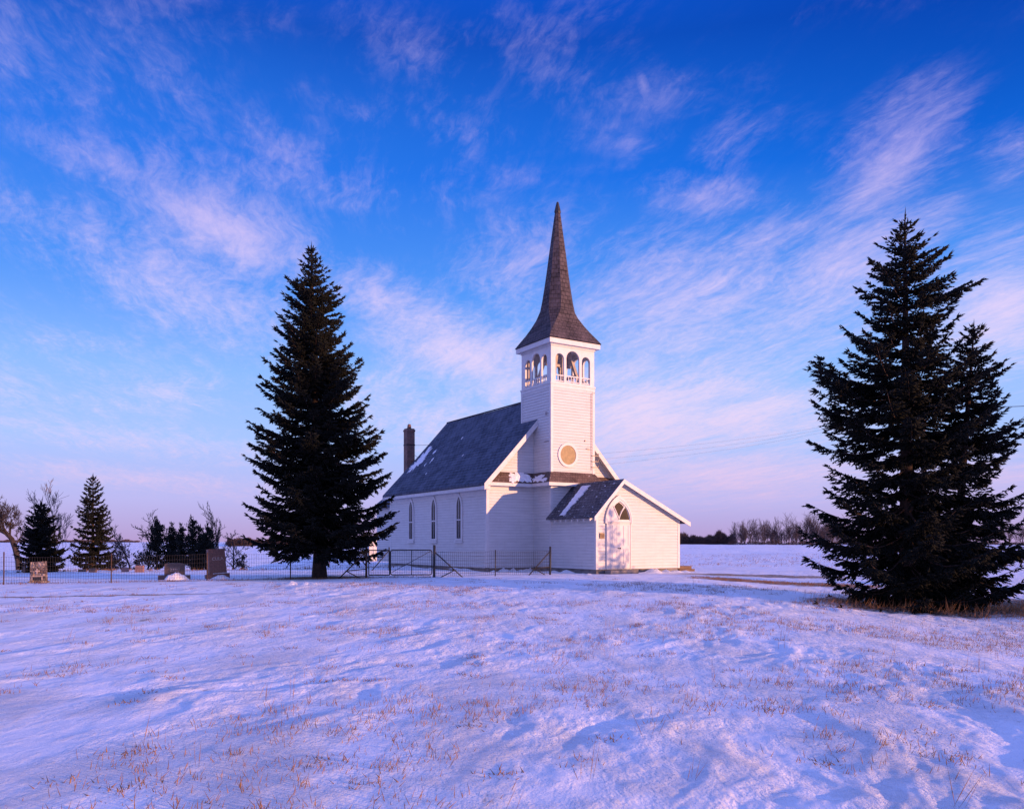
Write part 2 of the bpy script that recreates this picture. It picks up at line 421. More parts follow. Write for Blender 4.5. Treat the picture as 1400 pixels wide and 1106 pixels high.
# ------------------------------------------------------------------ numpy gradient noise and the ground
_rng = np.random.RandomState(11)
_perm = np.concatenate([_rng.permutation(512)]*2)
_ga = _rng.rand(512)*2*np.pi; _gx = np.cos(_ga); _gy = np.sin(_ga)
def perlin(x, y):
    x = np.asarray(x, float); y = np.asarray(y, float)
    xi = np.floor(x).astype(int); yi = np.floor(y).astype(int); xf = x-xi; yf = y-yi
    u = xf**3*(xf*(xf*6-15)+10); v = yf**3*(yf*(yf*6-15)+10)
    def g(ix, iy, fx, fy):
        k = _perm[(_perm[ix & 511]+iy) & 511]; return _gx[k]*fx+_gy[k]*fy
    a = g(xi, yi, xf, yf); b = g(xi+1, yi, xf-1, yf); c = g(xi, yi+1, xf, yf-1); d = g(xi+1, yi+1, xf-1, yf-1)
    return (a+(b-a)*u + ((c+(d-c)*u)-(a+(b-a)*u))*v)*1.5
def sst(v, a, b):
    t = np.clip((np.asarray(v, float)-a)/(b-a), 0, 1); return t*t*(3-2*t)

def ground_base(x, y):
    x = np.asarray(x, float); y = np.asarray(y, float)
    r = np.maximum(y, .1)
    z = .29*sst(y, 11, 28)
    z = z - .26*sst(x, 4.5, 11)*(1-sst(y, 24, 36))
    z = z - .17*sst(-x, 5, 18)*sst(y, 14, 26)
    left = sst(-x/r, .03, .17)
    right = 1-left
    z = z + left*(-1.7*sst(y, 43, 66)*sst(-x/r, .19, .27) + 3.5*sst(y, 78, 340)) - left*1.5*(1-sst(-x/r, .19, .27))*sst(y, 78, 200)
    z = z + right*(-.6*sst(y, 92, 125) + 1.3*sst(y, 130, 235) - .4*sst(y, 300, 500))
    z = z + right*.5*np.exp(-(((x-42)/22)**2+((y-185)/40)**2))
    return z
def ground_z(x, y):
    x = np.asarray(x, float); y = np.asarray(y, float)
    z = ground_base(x, y)
    d = np.hypot(x, y)
    ca, sa = .36, .93
    a = x*ca+y*sa; c = x*sa-y*ca                     # along / across the wind drifts
    wx = .45*perlin(x*.55+1, y*.55); a2 = a + wx; c = c + .30*perlin(x*.8+5, y*.8+2)
    n1 = perlin(a2/1.7, c/.75)+.45*perlin(a2/.8+4, c/.4)
    n1 = np.where(n1 > 0, n1, n1*.5)
    n2 = perlin(a2/.5+7.3, c/.24+3.1)
    n3 = perlin(x/5.5+3, y/7+8)
    n4 = perlin(x/.21+31, y/.24+17)+.6*perlin(x/.10, y/.11)
    n5 = perlin(a/.22+2, c/.10+9)
    gate = .25+.9*sst(perlin(x/3.1+9, y/3.6+2)+.4*perlin(x/1.1, y/1.3), -.45, .5)
    am = (1-sst(d, 60, 160))
    smoothy = 1-.75*sst(y, 23, 30)*(1-sst(y, 50, 60))    # trodden and sheltered ground round the church
    z = z + am*(smoothy*(gate*(.036*n1+.012*n2+.004*n5)+.0042*gate*n4) + .035*n3)
    z = z + .13*np.exp(-((x+6.9)/1.3)**2-((y-25.6-.1*np.sin(x*3))/.16)**2)*(.6+.6*n2)
    z = z + sst(d, 50, 110)*(.12*perlin(x/9, y/16+5)+.05*perlin(x/3, y/5))*(1-sst(d, 400, 900))
    return z
def gz(x, y): return float(ground_z(np.array([x]), np.array([y]))[0])

def build_ground():
    a_in = np.radians(np.arange(-41, 41.001, .1)); a_out = np.radians(np.arange(45, 316, 4.5))
    ang = np.concatenate([a_in, a_out]); na = len(ang)
    rr = [.5]
    while rr[-1] < 5500:
        r = rr[-1]
        k = 1.10 if r < 3.5 else 1.0058 if r < 46 else 1.018 if r < 420 else 1.12
        rr.append(r*k)
    rr = np.array(rr); nr = len(rr)
    A, Rr = np.meshgrid(ang, rr); X = Rr*np.sin(A); Y = Rr*np.cos(A); Z = ground_z(X.ravel(), Y.ravel())
    V = np.column_stack([X.ravel(), Y.ravel(), Z])
    i = np.arange(nr-1)[:, None]*na + np.arange(na)[None, :]
    j = np.arange(nr-1)[:, None]*na + ((np.arange(na)+1) % na)[None, :]
    F = np.stack([i, i+na, j+na, j], -1).reshape(-1, 4)[:, ::-1]
    # small fan closing the middle
    F = list(map(tuple, F)) if False else F
    V = np.vstack([V, [[0, 0, float(ground_z(np.array([0.]), np.array([0.]))[0])]]])
    c = len(V)-1; k = np.arange(na); k2 = (k+1) % na
    tri = np.column_stack([np.full(na, c), k2, k, np.full(na, c)])
    o = raw_mesh('snowy_ground', V, F, 4, M['ground'], smooth=True)
    return tag(o, kind='structure')
ground = build_ground()

# pixel in the photograph + distance -> ground point
def at(px, D): return ((px-700)/F_PX*D, D)

# ------------------------------------------------------------------ the church (local axes: x along the front, y into the nave)
CH_O = at(815, 33.6); CH_A = R(32); CH_Z = .35
church = empty('church', (CH_O[0], CH_O[1], CH_Z), CH_A,
    'white clapboard country church with shingled steeple, arched porch door and tall belfry', 'church')
CU = 1.235; TW = 2.46; TV0, TV1 = 3.30, 5.76
GV = 4.74; NL, NR = -2.53, 5.0; NB = 15.55; EAVE = 3.92; RIDGE = 8.36; HALF = 4.1
SLOPE = (RIDGE-EAVE)/HALF
BASE = .13

def clip_z(poly, z, keep_above):
    out = []
    for i in range(len(poly)):
        a, b = poly[i], poly[(i+1) % len(poly)]
        ia = (a[1] >= z) == keep_above or a[1] == z; ib = (b[1] >= z) == keep_above or b[1] == z
        if ia: out.append(a)
        if ia != ib:
            k = (z-a[1])/(b[1]-a[1]); out.append((a[0]+(b[0]-a[0])*k, z))
    return out
def clapboards(mb, poly, org, ax, nrm, h=.13, lip=.018, edge=.007):
    """poly in (along, z); real lapped boards, each tilted out at its lower edge"""
    org = Vector(org); ax = Vector(ax); nrm = Vector(nrm)
    z0 = min(p[1] for p in poly); z1 = max(p[1] for p in poly); z = math.floor(z0/h)*h
    while z < z1-1e-4:
        q = clip_z(clip_z(poly, max(z, z0), True), min(z+h, z1), False)
        if len(q) >= 3:
            pts = [org+ax*a+Vector((0,0,b))+nrm*(lip*(1-(b-z)/h)) for a, b in q]
            n = (pts[1]-pts[0]).cross(pts[2]-pts[1])
            if n.dot(nrm) < 0: pts = pts[::-1]
            mb.poly(pts)
            zb = max(z, z0); lo = sorted(a for a, b in q if abs(b-zb) < 1e-5)
            if len(lo) >= 2:
                o2 = nrm*(lip*(1-(zb-z)/h)); A = org+ax*lo[0]+Vector((0,0,zb)); B = org+ax*lo[-1]+Vector((0,0,zb))
                flip = ax.cross(Vector((0,0,1))).dot(nrm) < 0
                mb.poly([A, B, B+o2, A+o2] if flip else [B, A, A+o2, B+o2])
                if zb+edge < z1 and zb-z < .01:  # strip coloured dark as the shadow and dirt under the lap
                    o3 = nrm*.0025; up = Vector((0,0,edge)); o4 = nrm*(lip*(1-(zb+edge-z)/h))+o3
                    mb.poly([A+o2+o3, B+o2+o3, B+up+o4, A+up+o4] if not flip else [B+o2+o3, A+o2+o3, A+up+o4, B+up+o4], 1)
        z += h

def gable_z(u): return RIDGE - SLOPE*abs(u-CU)
def build_church():
    P, T = M['paint'], M['trim']
    # --- nave walls
    mb = MB()
    clapboards(mb, [(0,BASE),(NB-GV,BASE),(NB-GV,EAVE-.15),(0,EAVE-.15)], (NL,GV,0), (0,1,0), (-1,0,0))
    clapboards(mb, [(0,BASE),(NB-GV,BASE),(NB-GV,EAVE-.15),(0,EAVE-.15)], (NR,GV,0), (0,1,0), (1,0,0))
    gp = lambda a0, a1: [(a0,BASE),(a1,BASE),(a1,gable_z(a1)-.12),(CU,RIDGE-.12),(a0,gable_z(a0)-.12)]
    clapboards(mb, gp(NL,NR), (0,GV,0), (1,0,0), (0,-1,0))
    clapboards(mb, gp(NL,NR), (0,NB,0), (1,0,0), (0,1,0))
    mb.build('nave_wall', [P, M['lap_shade']], church)
    # --- foundation
    mb = MB()
    mb.box((NL+.04,GV+.04,-.5),(NR-.04,NB-.04,BASE+.02)); mb.box((.05,.05,-.5),(4.65,GV+.03,BASE+.02)); mb.build('foundation', M['concrete'], church)
    # --- corner boards
    def cboard(u, v, z0, z1, su, sv, w=.13):
        b = MB(); a = (u - (.022 if su < 0 else w), v - (.022 if sv < 0 else w), z0); c = (u + (w if su < 0 else .022), v + (w if sv < 0 else .022), z1)
        b.box(a, c); b.build('corner_board', T, church)
    cboard(NL, GV, BASE, EAVE-.16, -1, -1); cboard(NL, NB, BASE, EAVE-.16, -1, 1); cboard(NR, GV, BASE, EAVE-.16, 1, -1)
    cboard(NR, NB, BASE, EAVE-.16, 1, 1)
    # water table board
    b = MB(); b.box((NL-.03, GV+.12, BASE-.02),(NL-.002, NB-.12, BASE+.14)); b.box((NL+.14,GV-.03,BASE-.02),(-.02,GV-.002,BASE+.14)); b.build('base_board', T, church)
    # --- nave roof: two slabs
    RF0, RF1 = GV-.36, NB+.3
    mb = MB(); th = .09
    nl = Vector((-SLOPE,0,1)).normalized()
    ny = 24
    for sgn in (-1, 1):
        rr = []
        for i in range(ny+1):
            v = RF0+(RF1-RF0)*i/ny
            sag = -.05*math.sin(math.pi*i/ny)
            rr.append([(CU+sgn*HALF*k, v, RIDGE-SLOPE*HALF*k+sag*(1-k)+ (-.05*math.sin(math.pi*k))) for k in (0,.25,.5,.75,1)])
        for i in range(ny):
            for k in range(4):
                q = [rr[i][k], rr[i][k+1], rr[i+1][k+1], rr[i+1][k]]
                if sgn > 0: pass
                else: q = q[::-1]
                mb.poly(q); mb.poly([(p[0],p[1],p[2]-th) for p in q][::-1])
        for i in range(ny):
            a, c = rr[i][4], rr[i+1][4]; q = [a, (a[0],a[1],a[2]-th), (c[0],c[1],c[2]-th), c]; mb.poly(q if sgn > 0 else q[::-1])
        for i, d in ((0,1),(ny,-1)):
            for k in range(4):
                a, c = rr[i][k], rr[i][k+1]; mb.poly([a, (a[0],a[1],a[2]-th), (c[0],c[1],c[2]-th), c])
    roof = mb.build('nave_roof', M['roof'], church)
    b = MB(); b.bar((CU,RF0,RIDGE-.005),(CU,RF1,RIDGE-.005),.09,.05); b.build('ridge_cap', M['roof'], roof)
    # snow lying by the chimney and specks
    rs = random.Random(4)
    def roof_snow(name, cu, cv, lu, lv, surf, parent, jag=.35, n=28, up=.02, axis=None, seed=0):
        rs2 = random.Random(seed); pts = []
        for i in range(n):
            a = 2*math.pi*i/n; k = 1+rs2.uniform(-jag, jag)
            du, dv = math.cos(a)*lu*k, math.sin(a)*lv*k
            if axis is not None: du, dv = du*math.cos(axis)-dv*math.sin(axis), du*math.sin(axis)+dv*math.cos(axis)
            pts.append((cu+du, cv+dv))
        b = MB(); c = Vector(surf(cu, cv))+Vector((0,0,up*2.2))
        top = [Vector(surf(*p))+Vector((0,0,up)) for p in pts]; low = [Vector(surf(*p))-Vector((0,0,.03)) for p in pts]
        for i in range(n):
            j = (i+1) % n; b.poly([c, top[i], top[j]], 0, True); b.poly([top[i], low[i], low[j], top[j]])
        return b.build(name, M['snow'], parent)
    lsurf = lambda u, v: (u, v, RIDGE-SLOPE*abs(u-CU)-.05*math.sin(math.pi*abs(u-CU)/HALF)-.03)
    roof_snow('snow_patch', CU-2.05, 15.0, .55, .38, lsurf, roof, .45, 40, .03, .5, 2)
    roof_snow('snow_patch', CU-2.35, 15.05, .42, .5, lsurf, roof, .5, 40, .03, .2, 3)
    for q in ((CU-1.8,13.9,.12,.09),(CU-2.3,13.2,.16,.07),(CU-2.55,13.6,.10,.07),(CU-1.3,11.6,.06,.05),(CU-3.1,12.3,.07,.05),(CU-2.4,9.5,.06,.04)):
        roof_snow('snow_patch', *q, lsurf, roof, .5, 14, .02, .4, int(q[1]*10))
    # --- eaves: soffit box and fascia (left and right)
    for sgn in (-1, 1):
        e = CU+sgn*HALF; wl = NL if sgn < 0 else NR
        b = MB(); x0, x1 = sorted((e-sgn*.03, wl)); b.box((x0, RF0+.02, EAVE-.27),(x1, RF1-.02, EAVE-.115)); b.build('eave_box', T, church)
        b = MB(); x0, x1 = sorted((wl+sgn*.02, wl)); b.box((x0, GV+.01, EAVE-.47),(x1, NB-.01, EAVE-.272)); b.build('frieze_board', T, church)
    for sgn in (-1, 1):
        b = MB(); a0, a1 = CU+sgn*.05, CU+sgn*(HALF-.05)
        zz = lambda a, dz: RIDGE-SLOPE*abs(a-CU)-.05*math.sin(math.pi*abs(a-CU)/HALF)-.05-dz
        for va, vb in ((RF0+.002, GV-.03), (NB+.03, RF1-.002)):
            b = MB()
            for k in range(4):
                p, q_ = a0+(a1-a0)*k/4, a0+(a1-a0)*(k+1)/4
                Q = [(p,va,zz(p,.09)),(q_,va,zz(q_,.09)),(q_,vb,zz(q_,.09)),(p,vb,zz(p,.09))]; b.prism(Q, (0,0,-.02))
            b.build('rake_soffit', T, church)
    # --- bargeboards on front and rear rakes
    for v0, v1 in ((RF0-.035, RF0-.002), (RF1+.002, RF1+.035)):
        for sgn in (-1, 1):
            b = MB(); dz = .30
            pts = []
            for k in (0,.25,.5,.75,1): pts.append((CU+sgn*HALF*k, v0, RIDGE-SLOPE*HALF*k-.05*math.sin(math.pi*k)-.02))
            for k in (1,.75,.5,.25,0): pts.append((CU+sgn*HALF*k, v0, RIDGE-SLOPE*HALF*k-.05*math.sin(math.pi*k)-.02-dz))
            for i in range(4):
                q = [pts[i], pts[i+1], pts[8-i], pts[9-i]]; b.prism(q if sgn < 0 else q[::-1], (0, v1-v0, 0))
            b.build('bargeboard', T, church)
    # frieze on the gable wall just under the front soffit
    for sgn in (-1, 1):
        b = MB(); a0, a1 = CU+sgn*1.1, CU+sgn*3.75
        q = [(a0,GV-.028,gable_z(a0)-.16),(a1,GV-.028,gable_z(a1)-.16),(a1,GV-.028,gable_z(a1)-.40),(a0,GV-.028,gable_z(a0)-.40)]
        b.prism(q if sgn < 0 else q[::-1], (0,.026,0)); b.build('rake_frieze', T, church)
    # --- gothic side windows
    def arch_outline(w, h, z0, n=9):
        """pointed arch in (a,z), spring at h - w*.95"""
        sp = z0+h-w*1.15; pts = [(-w/2,z0),(w/2,z0)]
        r = (w*1.15)**2+(w/2)**2; r = r/(w)  # circle through spring and apex, centred on the spring line
        cx = w/2-r
        for i in range(n+1):
            ang = math.acos((0-cx)/r)*i/n; pts.append((cx+r*math.cos(ang), sp+r*math.sin(ang)))
        for i in range(n-1, -1, -1):
            ang = math.acos((0-cx)/r)*i/n; pts.append((-(cx+r*math.cos(ang)), sp+r*math.sin(ang)))
        return pts
    def ring(b, outer, inner, fn, d0, d1, m=0):
        n = len(outer)
        for i in range(n):
            j = (i+1) % n
            A, B, C, D = outer[i], outer[j], inner[j], inner[i]
            b.hexa([fn(*A,d0), fn(*B,d0), fn(*C,d0), fn(*D,d0), fn(*A,d1), fn(*B,d1), fn(*C,d1), fn(*D,d1)], m)
    def gothic_window(v, side):
        u = NL if side < 0 else NR
        fn = lambda a, z, d: Vector((u+side*(d+(.018 if d else 0)), v+a, z))
        w, h, z0 = .50, 2.10, 1.36
        out = arch_outline(w+.22, h+.22, z0-.02); mid = arch_outline(w, h, z0+.06); inn = arch_outline(w-.09, h-.10, z0+.10)
        b = MB(); ring(b, out, mid, fn, 0, .045)
        b.box(*[tuple(fn(a, z, d)) for a, z, d in ((-.40, z0-.11, 0), (.40, z0-.03, .085))]) if side > 0 else b.hexa([fn(-.40,z0-.11,0),fn(.40,z0-.11,0),fn(.40,z0-.11,.085),fn(-.40,z0-.11,.085),fn(-.40,z0-.03,0),fn(.40,z0-.03,0),fn(.40,z0-.03,.085),fn(-.40,z0-.03,.085)])
        fr = b.build('window', T, church)
        b = MB(); ring(b, mid, inn, fn, .016, .034)
        b.hexa([fn(-.21,z0+.96,.014),fn(.21,z0+.96,.014),fn(.21,z0+.96,.044),fn(-.21,z0+.96,.044),fn(-.21,z0+1.02,.014),fn(.21,z0+1.02,.014),fn(.21,z0+1.02,.044),fn(-.21,z0+1.02,.044)])
        b.hexa([fn(-.012,z0+1.02,.014),fn(.012,z0+1.02,.014),fn(.012,z0+1.02,.03),fn(-.012,z0+1.02,.03),fn(-.012,z0+1.98,.014),fn(.012,z0+1.98,.014),fn(.012,z0+1.98,.03),fn(-.012,z0+1.98,.03)])
        b.hexa([fn(-.008,z0+.12,.014),fn(.008,z0+.12,.014),fn(.008,z0+.12,.026),fn(-.008,z0+.12,.026),fn(-.008,z0+.96,.014),fn(.008,z0+.96,.014),fn(.008,z0+.96,.026),fn(-.008,z0+.96,.026)])
        b.build('sash', T, fr)
        b = MB(); b.poly([fn(a, z, .018) for a, z in inn]); b.build('pane', M['glass'], fr)
    for v in (12.72, 10.02, 7.32):
        gothic_window(v, -1); gothic_window(v, 1)
    # --- skirt roof across the gable and round the tower
    inner = [(-2.80,GV),(0,GV),(0,TV0),(TW,TV0),(TW,GV),(5.27,GV)]
    e = .33; z1, z0 = 4.50, 3.99
    outer = [(-2.80,GV-e),(-e,GV-e),(-e,TV0-e),(TW+e,TV0-e),(TW+e,GV-e),(5.27,GV-e)]
    mb = MB(); fb = MB()
    for i in range(5):
        a, b_, c, d = inner[i], inner[i+1], outer[i+1], outer[i]
        if i == 0: a = (-2.22, GV)
        if i == 4: b_ = (4.69, GV)
        mb.poly([(*d,z0),(*c,z0),(*b_,z1),(*a,z1)])
    skirt = mb.build('skirt_roof', M['skirt'], church)
    k = .015
    fo = [(-2.80,GV-e+k),(-e+k,GV-e+k),(-e+k,TV0-e+k),(TW+e-k,TV0-e+k),(TW+e-k,GV-e+k),(5.27,GV-e+k)]
    for i in range(5):
        a, b_, c, d = inner[i], inner[i+1], fo[i+1], fo[i]
        zt, zb = z0-.012, z0-.16
        fb.poly([(*d,zb),(*c,zb),(*c,zt),(*d,zt)]); fb.poly([(*a,zb),(*b_,zb),(*c,zb),(*d,zb)])
    fb.build('skirt_fascia', T, skirt)
    # snow on the skirt, left of the tower
    def ssurf(u, v):
        if u < -e: d = GV-v
        else: d = max(min(-u, GV-v if v > GV-e else 9), 0)
        return (u, v, z1-(z1-z0)*min(d, e)/e)
    gs = lambda u, v: (u, v, z1-(z1-z0)*(GV-v)/e)
    for q in ((-1.05,GV-.17,.32,.14,5),(-.62,GV-.14,.30,.15,6),(-1.35,GV-.25,.16,.08,7),(-.38,GV-.2,.14,.11,8)):
        roof_snow('snow_patch', q[0], q[1], q[2], q[3], gs, skirt, .35, 22, .02, None, q[4])
    ts = lambda u, v: (u, v, z1-(z1-z0)*(-u)/e)
    for q in ((-.2,TV0+.75,.10,.42,9),(-.26,TV0+.2,.05,.25,10)):
        roof_snow('snow_patch', q[0], q[1], q[2], q[3], ts, skirt, .4, 22, .02, None, q[4])
    # --- tower walls
    mb = MB(); ZT = 8.46
    for org, ax, nrm, lo in (((0,TV0,0),(1,0,0),(0,-1,0),BASE),((0,TV0,0),(0,1,0),(-1,0,0),BASE),((TW,TV0,0),(0,1,0),(1,0,0),2.6),((0,TV1,0),(1,0,0),(0,1,0),6.5)):
        clapboards(mb, [(0,lo),(TW,lo),(TW,ZT),(0,ZT)], org, ax, nrm)
    tower = mb.build('tower_wall', [P, M['lap_shade']], church)
    for (u, v, su, sv, lo) in ((0,TV0,-1,-1,4.46),(TW,TV0,1,-1,4.46),(0,TV1,-1,1,6.6),(TW,TV1,1,1,6.6)): cboard(u, v, lo, ZT-.004, su, sv, .11)
    b = MB(); b.box((-.022,TV0-.022,BASE),(.10,TV0+.10,3.82)); b.build('corner_board', T, church)
    # belt board between tower and belfry
    b = MB(); o = .05
    b.box((-o,TV0-o,ZT),(TW+o,TV1+o,ZT+.07)); b.box((-.028,TV0-.028,ZT-.16),(TW+.028,TV1+.028,ZT-.004)); b.build('belt_board', T, church)
    # --- belfry with three arches on each side
    ZB, ZE = ZT+.07, 10.42; th = .09
    ops = [(.25,.73,9.88),(.86,1.60,10.06),(1.74,2.22,9.88)]; sill = ZB+.06
    def arch_wall(fn):
        b = MB(); W = TW
        def quad(a0, z0_, a1, z1_): b.hexa([fn(a0,z0_,0),fn(a1,z0_,0),fn(a1,z0_,th),fn(a0,z0_,th),fn(a0,z1_,0),fn(a1,z1_,0),fn(a1,z1_,th),fn(a0,z1_,th)])
        quad(0, ZB, W, sill)
        edges = [0]+[q for op in ops for q in op[:2]]+[W]
        for i in range(0, len(edges), 2): quad(edges[i], sill, edges[i+1], ZE)
        n = 14
        for a0, a1, top in ops:
            r = (a1-a0)/2; c = (a0+a1)/2; zs = top-r
            for i in range(n):
                p0, p1 = math.pi*(1-i/n), math.pi*(1-(i+1)/n)
                xa, za, xb, zb = c+r*math.cos(p0), zs+r*math.sin(p0), c+r*math.cos(p1), zs+r*math.sin(p1)
                b.hexa([fn(xa,za,0),fn(xb,zb,0),fn(xb,zb,th),fn(xa,za,th),fn(xa,ZE,0),fn(xb,ZE,0),fn(xb,ZE,th),fn(xa,ZE,th)])
        return b
    def rail_set(fn):
        b = MB()
        for a0, a1, top in ops:
            b.bar(fn(a0,sill+.30,th*.5), fn(a1,sill+.30,th*.5), .05, .05); b.bar(fn(a0,sill+.05,th*.5), fn(a1,sill+.05,th*.5), .04, .04)
            n = max(2, int((a1-a0)/.14))
            for i in range(1, n):
                a = a0+(a1-a0)*i/n; b.bar(fn(a,sill+.05,th*.5), fn(a,sill+.29,th*.5), .035, .035)
        return b
    k = .004
    faces = [lambda a, z, d: Vector((a, TV0+d, z)), lambda a, z, d: Vector((d, TV0+TW-a if False else TV0+a, z)),
             lambda a, z, d: Vector((TW-d, TV0+a, z)), lambda a, z, d: Vector((a, TV1-d, z))]
    for i, fn in enumerate(faces):
        if i in (1, 2):
            f0 = fn; fn = (lambda g: (lambda a, z, d: g(th+.001+(a)*(TW-2*th-.002)/TW, z, d)))(f0)
        bw = arch_wall(fn).build('belfry_wall', T, church)
        rail_set(fn).build('balustrade', T, bw)
    b = MB(); b.box((th+.01,TV0+th+.01,ZB-.02),(TW-th-.01,TV1-th-.01,ZB+.03)); b.build('belfry_floor', M['interior'], church)
    b = MB(); b.box((.02,TV0+.02,ZE-.02),(TW-.02,TV1-.02,ZE+.05)); b.build('belfry_ceiling', M['interior'], church)
    # slanting bell timbers
    b = MB(); cx, cy = CU, (TV0+TV1)/2; zt = ZE-.03
    for sx in (-1, 1):
        for sy in (-1, 1):
            b.bar((cx+sx*.78, cy+sy*.72, ZB+.03), (cx+sx*.30, cy+sy*.40, zt), .13, .13, up=(0,1,0))
        b.bar((cx+sx*.62, cy-.72, ZB+.55), (cx+sx*.62, cy+.72, ZB+.55), .11, .11)
    b.bar((cx-.1, cy-.55, ZB+.03), (cx-.1, cy-.55, zt), .10, .10, up=(0,1,0)); b.bar((cx-.75, cy, ZB+1.1), (cx+.75, cy, ZB+1.1), .12, .12)
    b.bar((.22, TV1-.3, ZB+.03), (.22, TV1-.3, zt), .14, .14, up=(0,1,0)); b.bar((TW-.24, TV1-.28, ZB+.03), (TW-.24, TV1-.28, zt), .13, .13, up=(0,1,0))
    b.build('bell_frame', M['timber'], church)
    # --- spire: flared square base turning into an octagon
    def ringpts(a, c, z): return [Vector((CU+x, (TV0+TV1)/2+y, z)) for x, y in ((-a+c,-a),(a-c,-a),(a,-a+c),(a,a-c),(a-c,a),(-a+c,a),(-a,a-c),(-a,-a+c))]
    st = [(1.47,.0,10.52),(1.30,.02,10.80),(1.13,.07,11.08),(.98,.17,11.40),(.85,.30,11.76),(.755,.40,12.16),(.69,.40,12.6),(.60,.351,13.2),(.49,.287,14.0),(.385,.2255,14.85),(.28,.164,15.65),(.17,.0996,16.50),(.115,.067,16.92)]
    mb = MB()
    R_ = [ringpts(*q) for q in st]
    for i in range(len(R_)-1):
        for kk in range(8):
            j = (kk+1) % 8; q = [R_[i][kk], R_[i][j], R_[i+1][j], R_[i+1][kk]]
            if i == 0 and (q[0]-q[1]).length < 1e-5: q = [q[0], q[2], q[3]]
            mb.poly(q)
    mb.poly(R_[-1]); base = ringpts(1.47,.0,10.50)
    mb.poly([base[0], base[2], base[4], base[6]][::-1])
    spire = mb.build('spire', M['spire'], church)
    b = MB(); cap = [ringpts(.135,.079,16.84), ringpts(.15,.088,16.90), ringpts(.06,.035,17.30), ringpts(.045,.026,17.36)]
    for i in range(3):
        for kk in range(8):
            j = (kk+1) % 8; b.poly([cap[i][kk], cap[i][j], cap[i+1][j], cap[i+1][kk]])
    b.poly(cap[-1]); b.poly(cap[0][::-1]); b.build('spire_cap', M['iron'], spire)
    b = MB()
    f0, f1 = ringpts(1.43,0,10.28), ringpts(1.43,0,10.50); g0, g1 = ringpts(1.265,0,10.20), ringpts(1.265,0,10.279)
    for A, B in ((f0, f1), (g0, g1)):
        for i in (0,2,4,6):
            j = (i+2) % 8; b.poly([A[i], A[j], B[j], B[i]])
    b.poly([f0[i] for i in (0,2,4,6)][::-1]); b.build('spire_cornice', T, spire)
    # --- round window on the tower front
    zc, uc = 5.27, .93
    fn = lambda r, a, d: Vector((uc+r*math.cos(a), TV0-d, zc+r*math.sin(a)))
    b = MB(); n = 40
    for i in range(n):
        a0, a1 = 2*math.pi*i/n, 2*math.pi*(i+1)/n
        b.hexa([fn(.44,a0,0),fn(.44,a1,0),fn(.56,a1,0),fn(.56,a0,0),fn(.44,a0,.055),fn(.44,a1,.055),fn(.56,a1,.055),fn(.56,a0,.055)])
    rw = b.build('round_window', T, church)
    b = MB(); b.poly([fn(.45, 2*math.pi*i/n, .036) for i in range(n)]); b.build('pane', M['amber'], rw)
    # conduit and cable brackets at the tower's right edge
    b = MB(); b.tube([(TW-.2,TV0-.034,4.62),(TW-.2,TV0-.034,8.2),(TW+.02,TV0-.034,8.26)], .008, 6); b.build('conduit', M['iron'], church)
    for i, zz in enumerate((4.78,5.05,5.32)):
        b = MB(); b.bar((TW-.16,TV0-.05,zz),(TW+.22,TV0-.05,zz),.03,.03); b.tube([(TW+.2,TV0-.05,zz),(TW+.2,TV0-.05,zz+.10)], .03, 8); b.build('cable_bracket', M['insulator'], church)
    b = MB(); b.bar((TW-.5,TV0-.05,5.62),(TW-.28,TV0-.05,5.60),.03,.02); b.build('cable_hook', M['insulator'], church)
    b = MB(); b.box((TW-.58,TV0-.05,5.95),(TW-.53,TV0-.01,6.02)); b.build('cable_hook', M['insulator'], church)
    # small vents on the tower's left face
    b = MB(); b.box((-.035,TV0+.28,7.08),(-.002,TV0+.42,7.22)); b.build('wall_vent', M['interior'], church)
    b = MB(); b.box((-.035,TV0+.12,5.86),(-.002,TV0+.52,5.89)); b.build('wall_vent', M['interior'], church)
    # --- porch
    mb = MB(); PA, PW = 1.30, 4.70; pz = 3.96; sl, sr = 1.02, .462
    lz = pz-.10-sl*(PA-0); rz = pz-.10-sr*(PW-PA)
    clapboards(mb, [(0,BASE),(PW,BASE),(PW,rz),(PA,pz-.10),(0,lz)], (0,0,0), (1,0,0), (0,-1,0))
    clapboards(mb, [(0,BASE),(TV0,BASE),(TV0,lz),(0,lz)], (0,0,0), (0,1,0), (-1,0,0))
    clapboards(mb, [(0,BASE),(GV,BASE),(GV,rz),(0,rz)], (PW,0,0), (0,1,0), (1,0,0))
    mb.build('porch_wall', [P, M['lap_shade']], church)
    for (u, su, zt) in ((0,-1,lz-.16),(PW,1,rz-.06)): 
        b = MB(); x0, x1 = sorted((u+su*.022, u-su*.10)); y0, y1 = -.022, .10; b.box((x0,y0,BASE),(x1,y1,zt)); b.build('corner_board', T, church)
    mb = MB(); th2 = .075; v0 = -.24
    def slab(ua, za, ub, zb, va, vb):
        P8 = [(ua,va,za-th2),(ub,va,zb-th2),(ub,vb,zb-th2),(ua,vb,za-th2),(ua,va,za),(ub,va,zb),(ub,vb,zb),(ua,vb,za)]
        mb.hexa(P8)
    ul = -.28; slab(ul, pz-sl*(PA-ul), PA, pz, v0, TV0-.002)
    ur = 5.14; slab(PA, pz, ur, pz-sr*(ur-PA), v0, TV0-.002); slab(TW+.002, pz-sr*(TW+.002-PA), ur, pz-sr*(ur-PA), TV0-.002, GV-.002)
    proof = mb.build('porch_roof', M['porch_roof'], church)
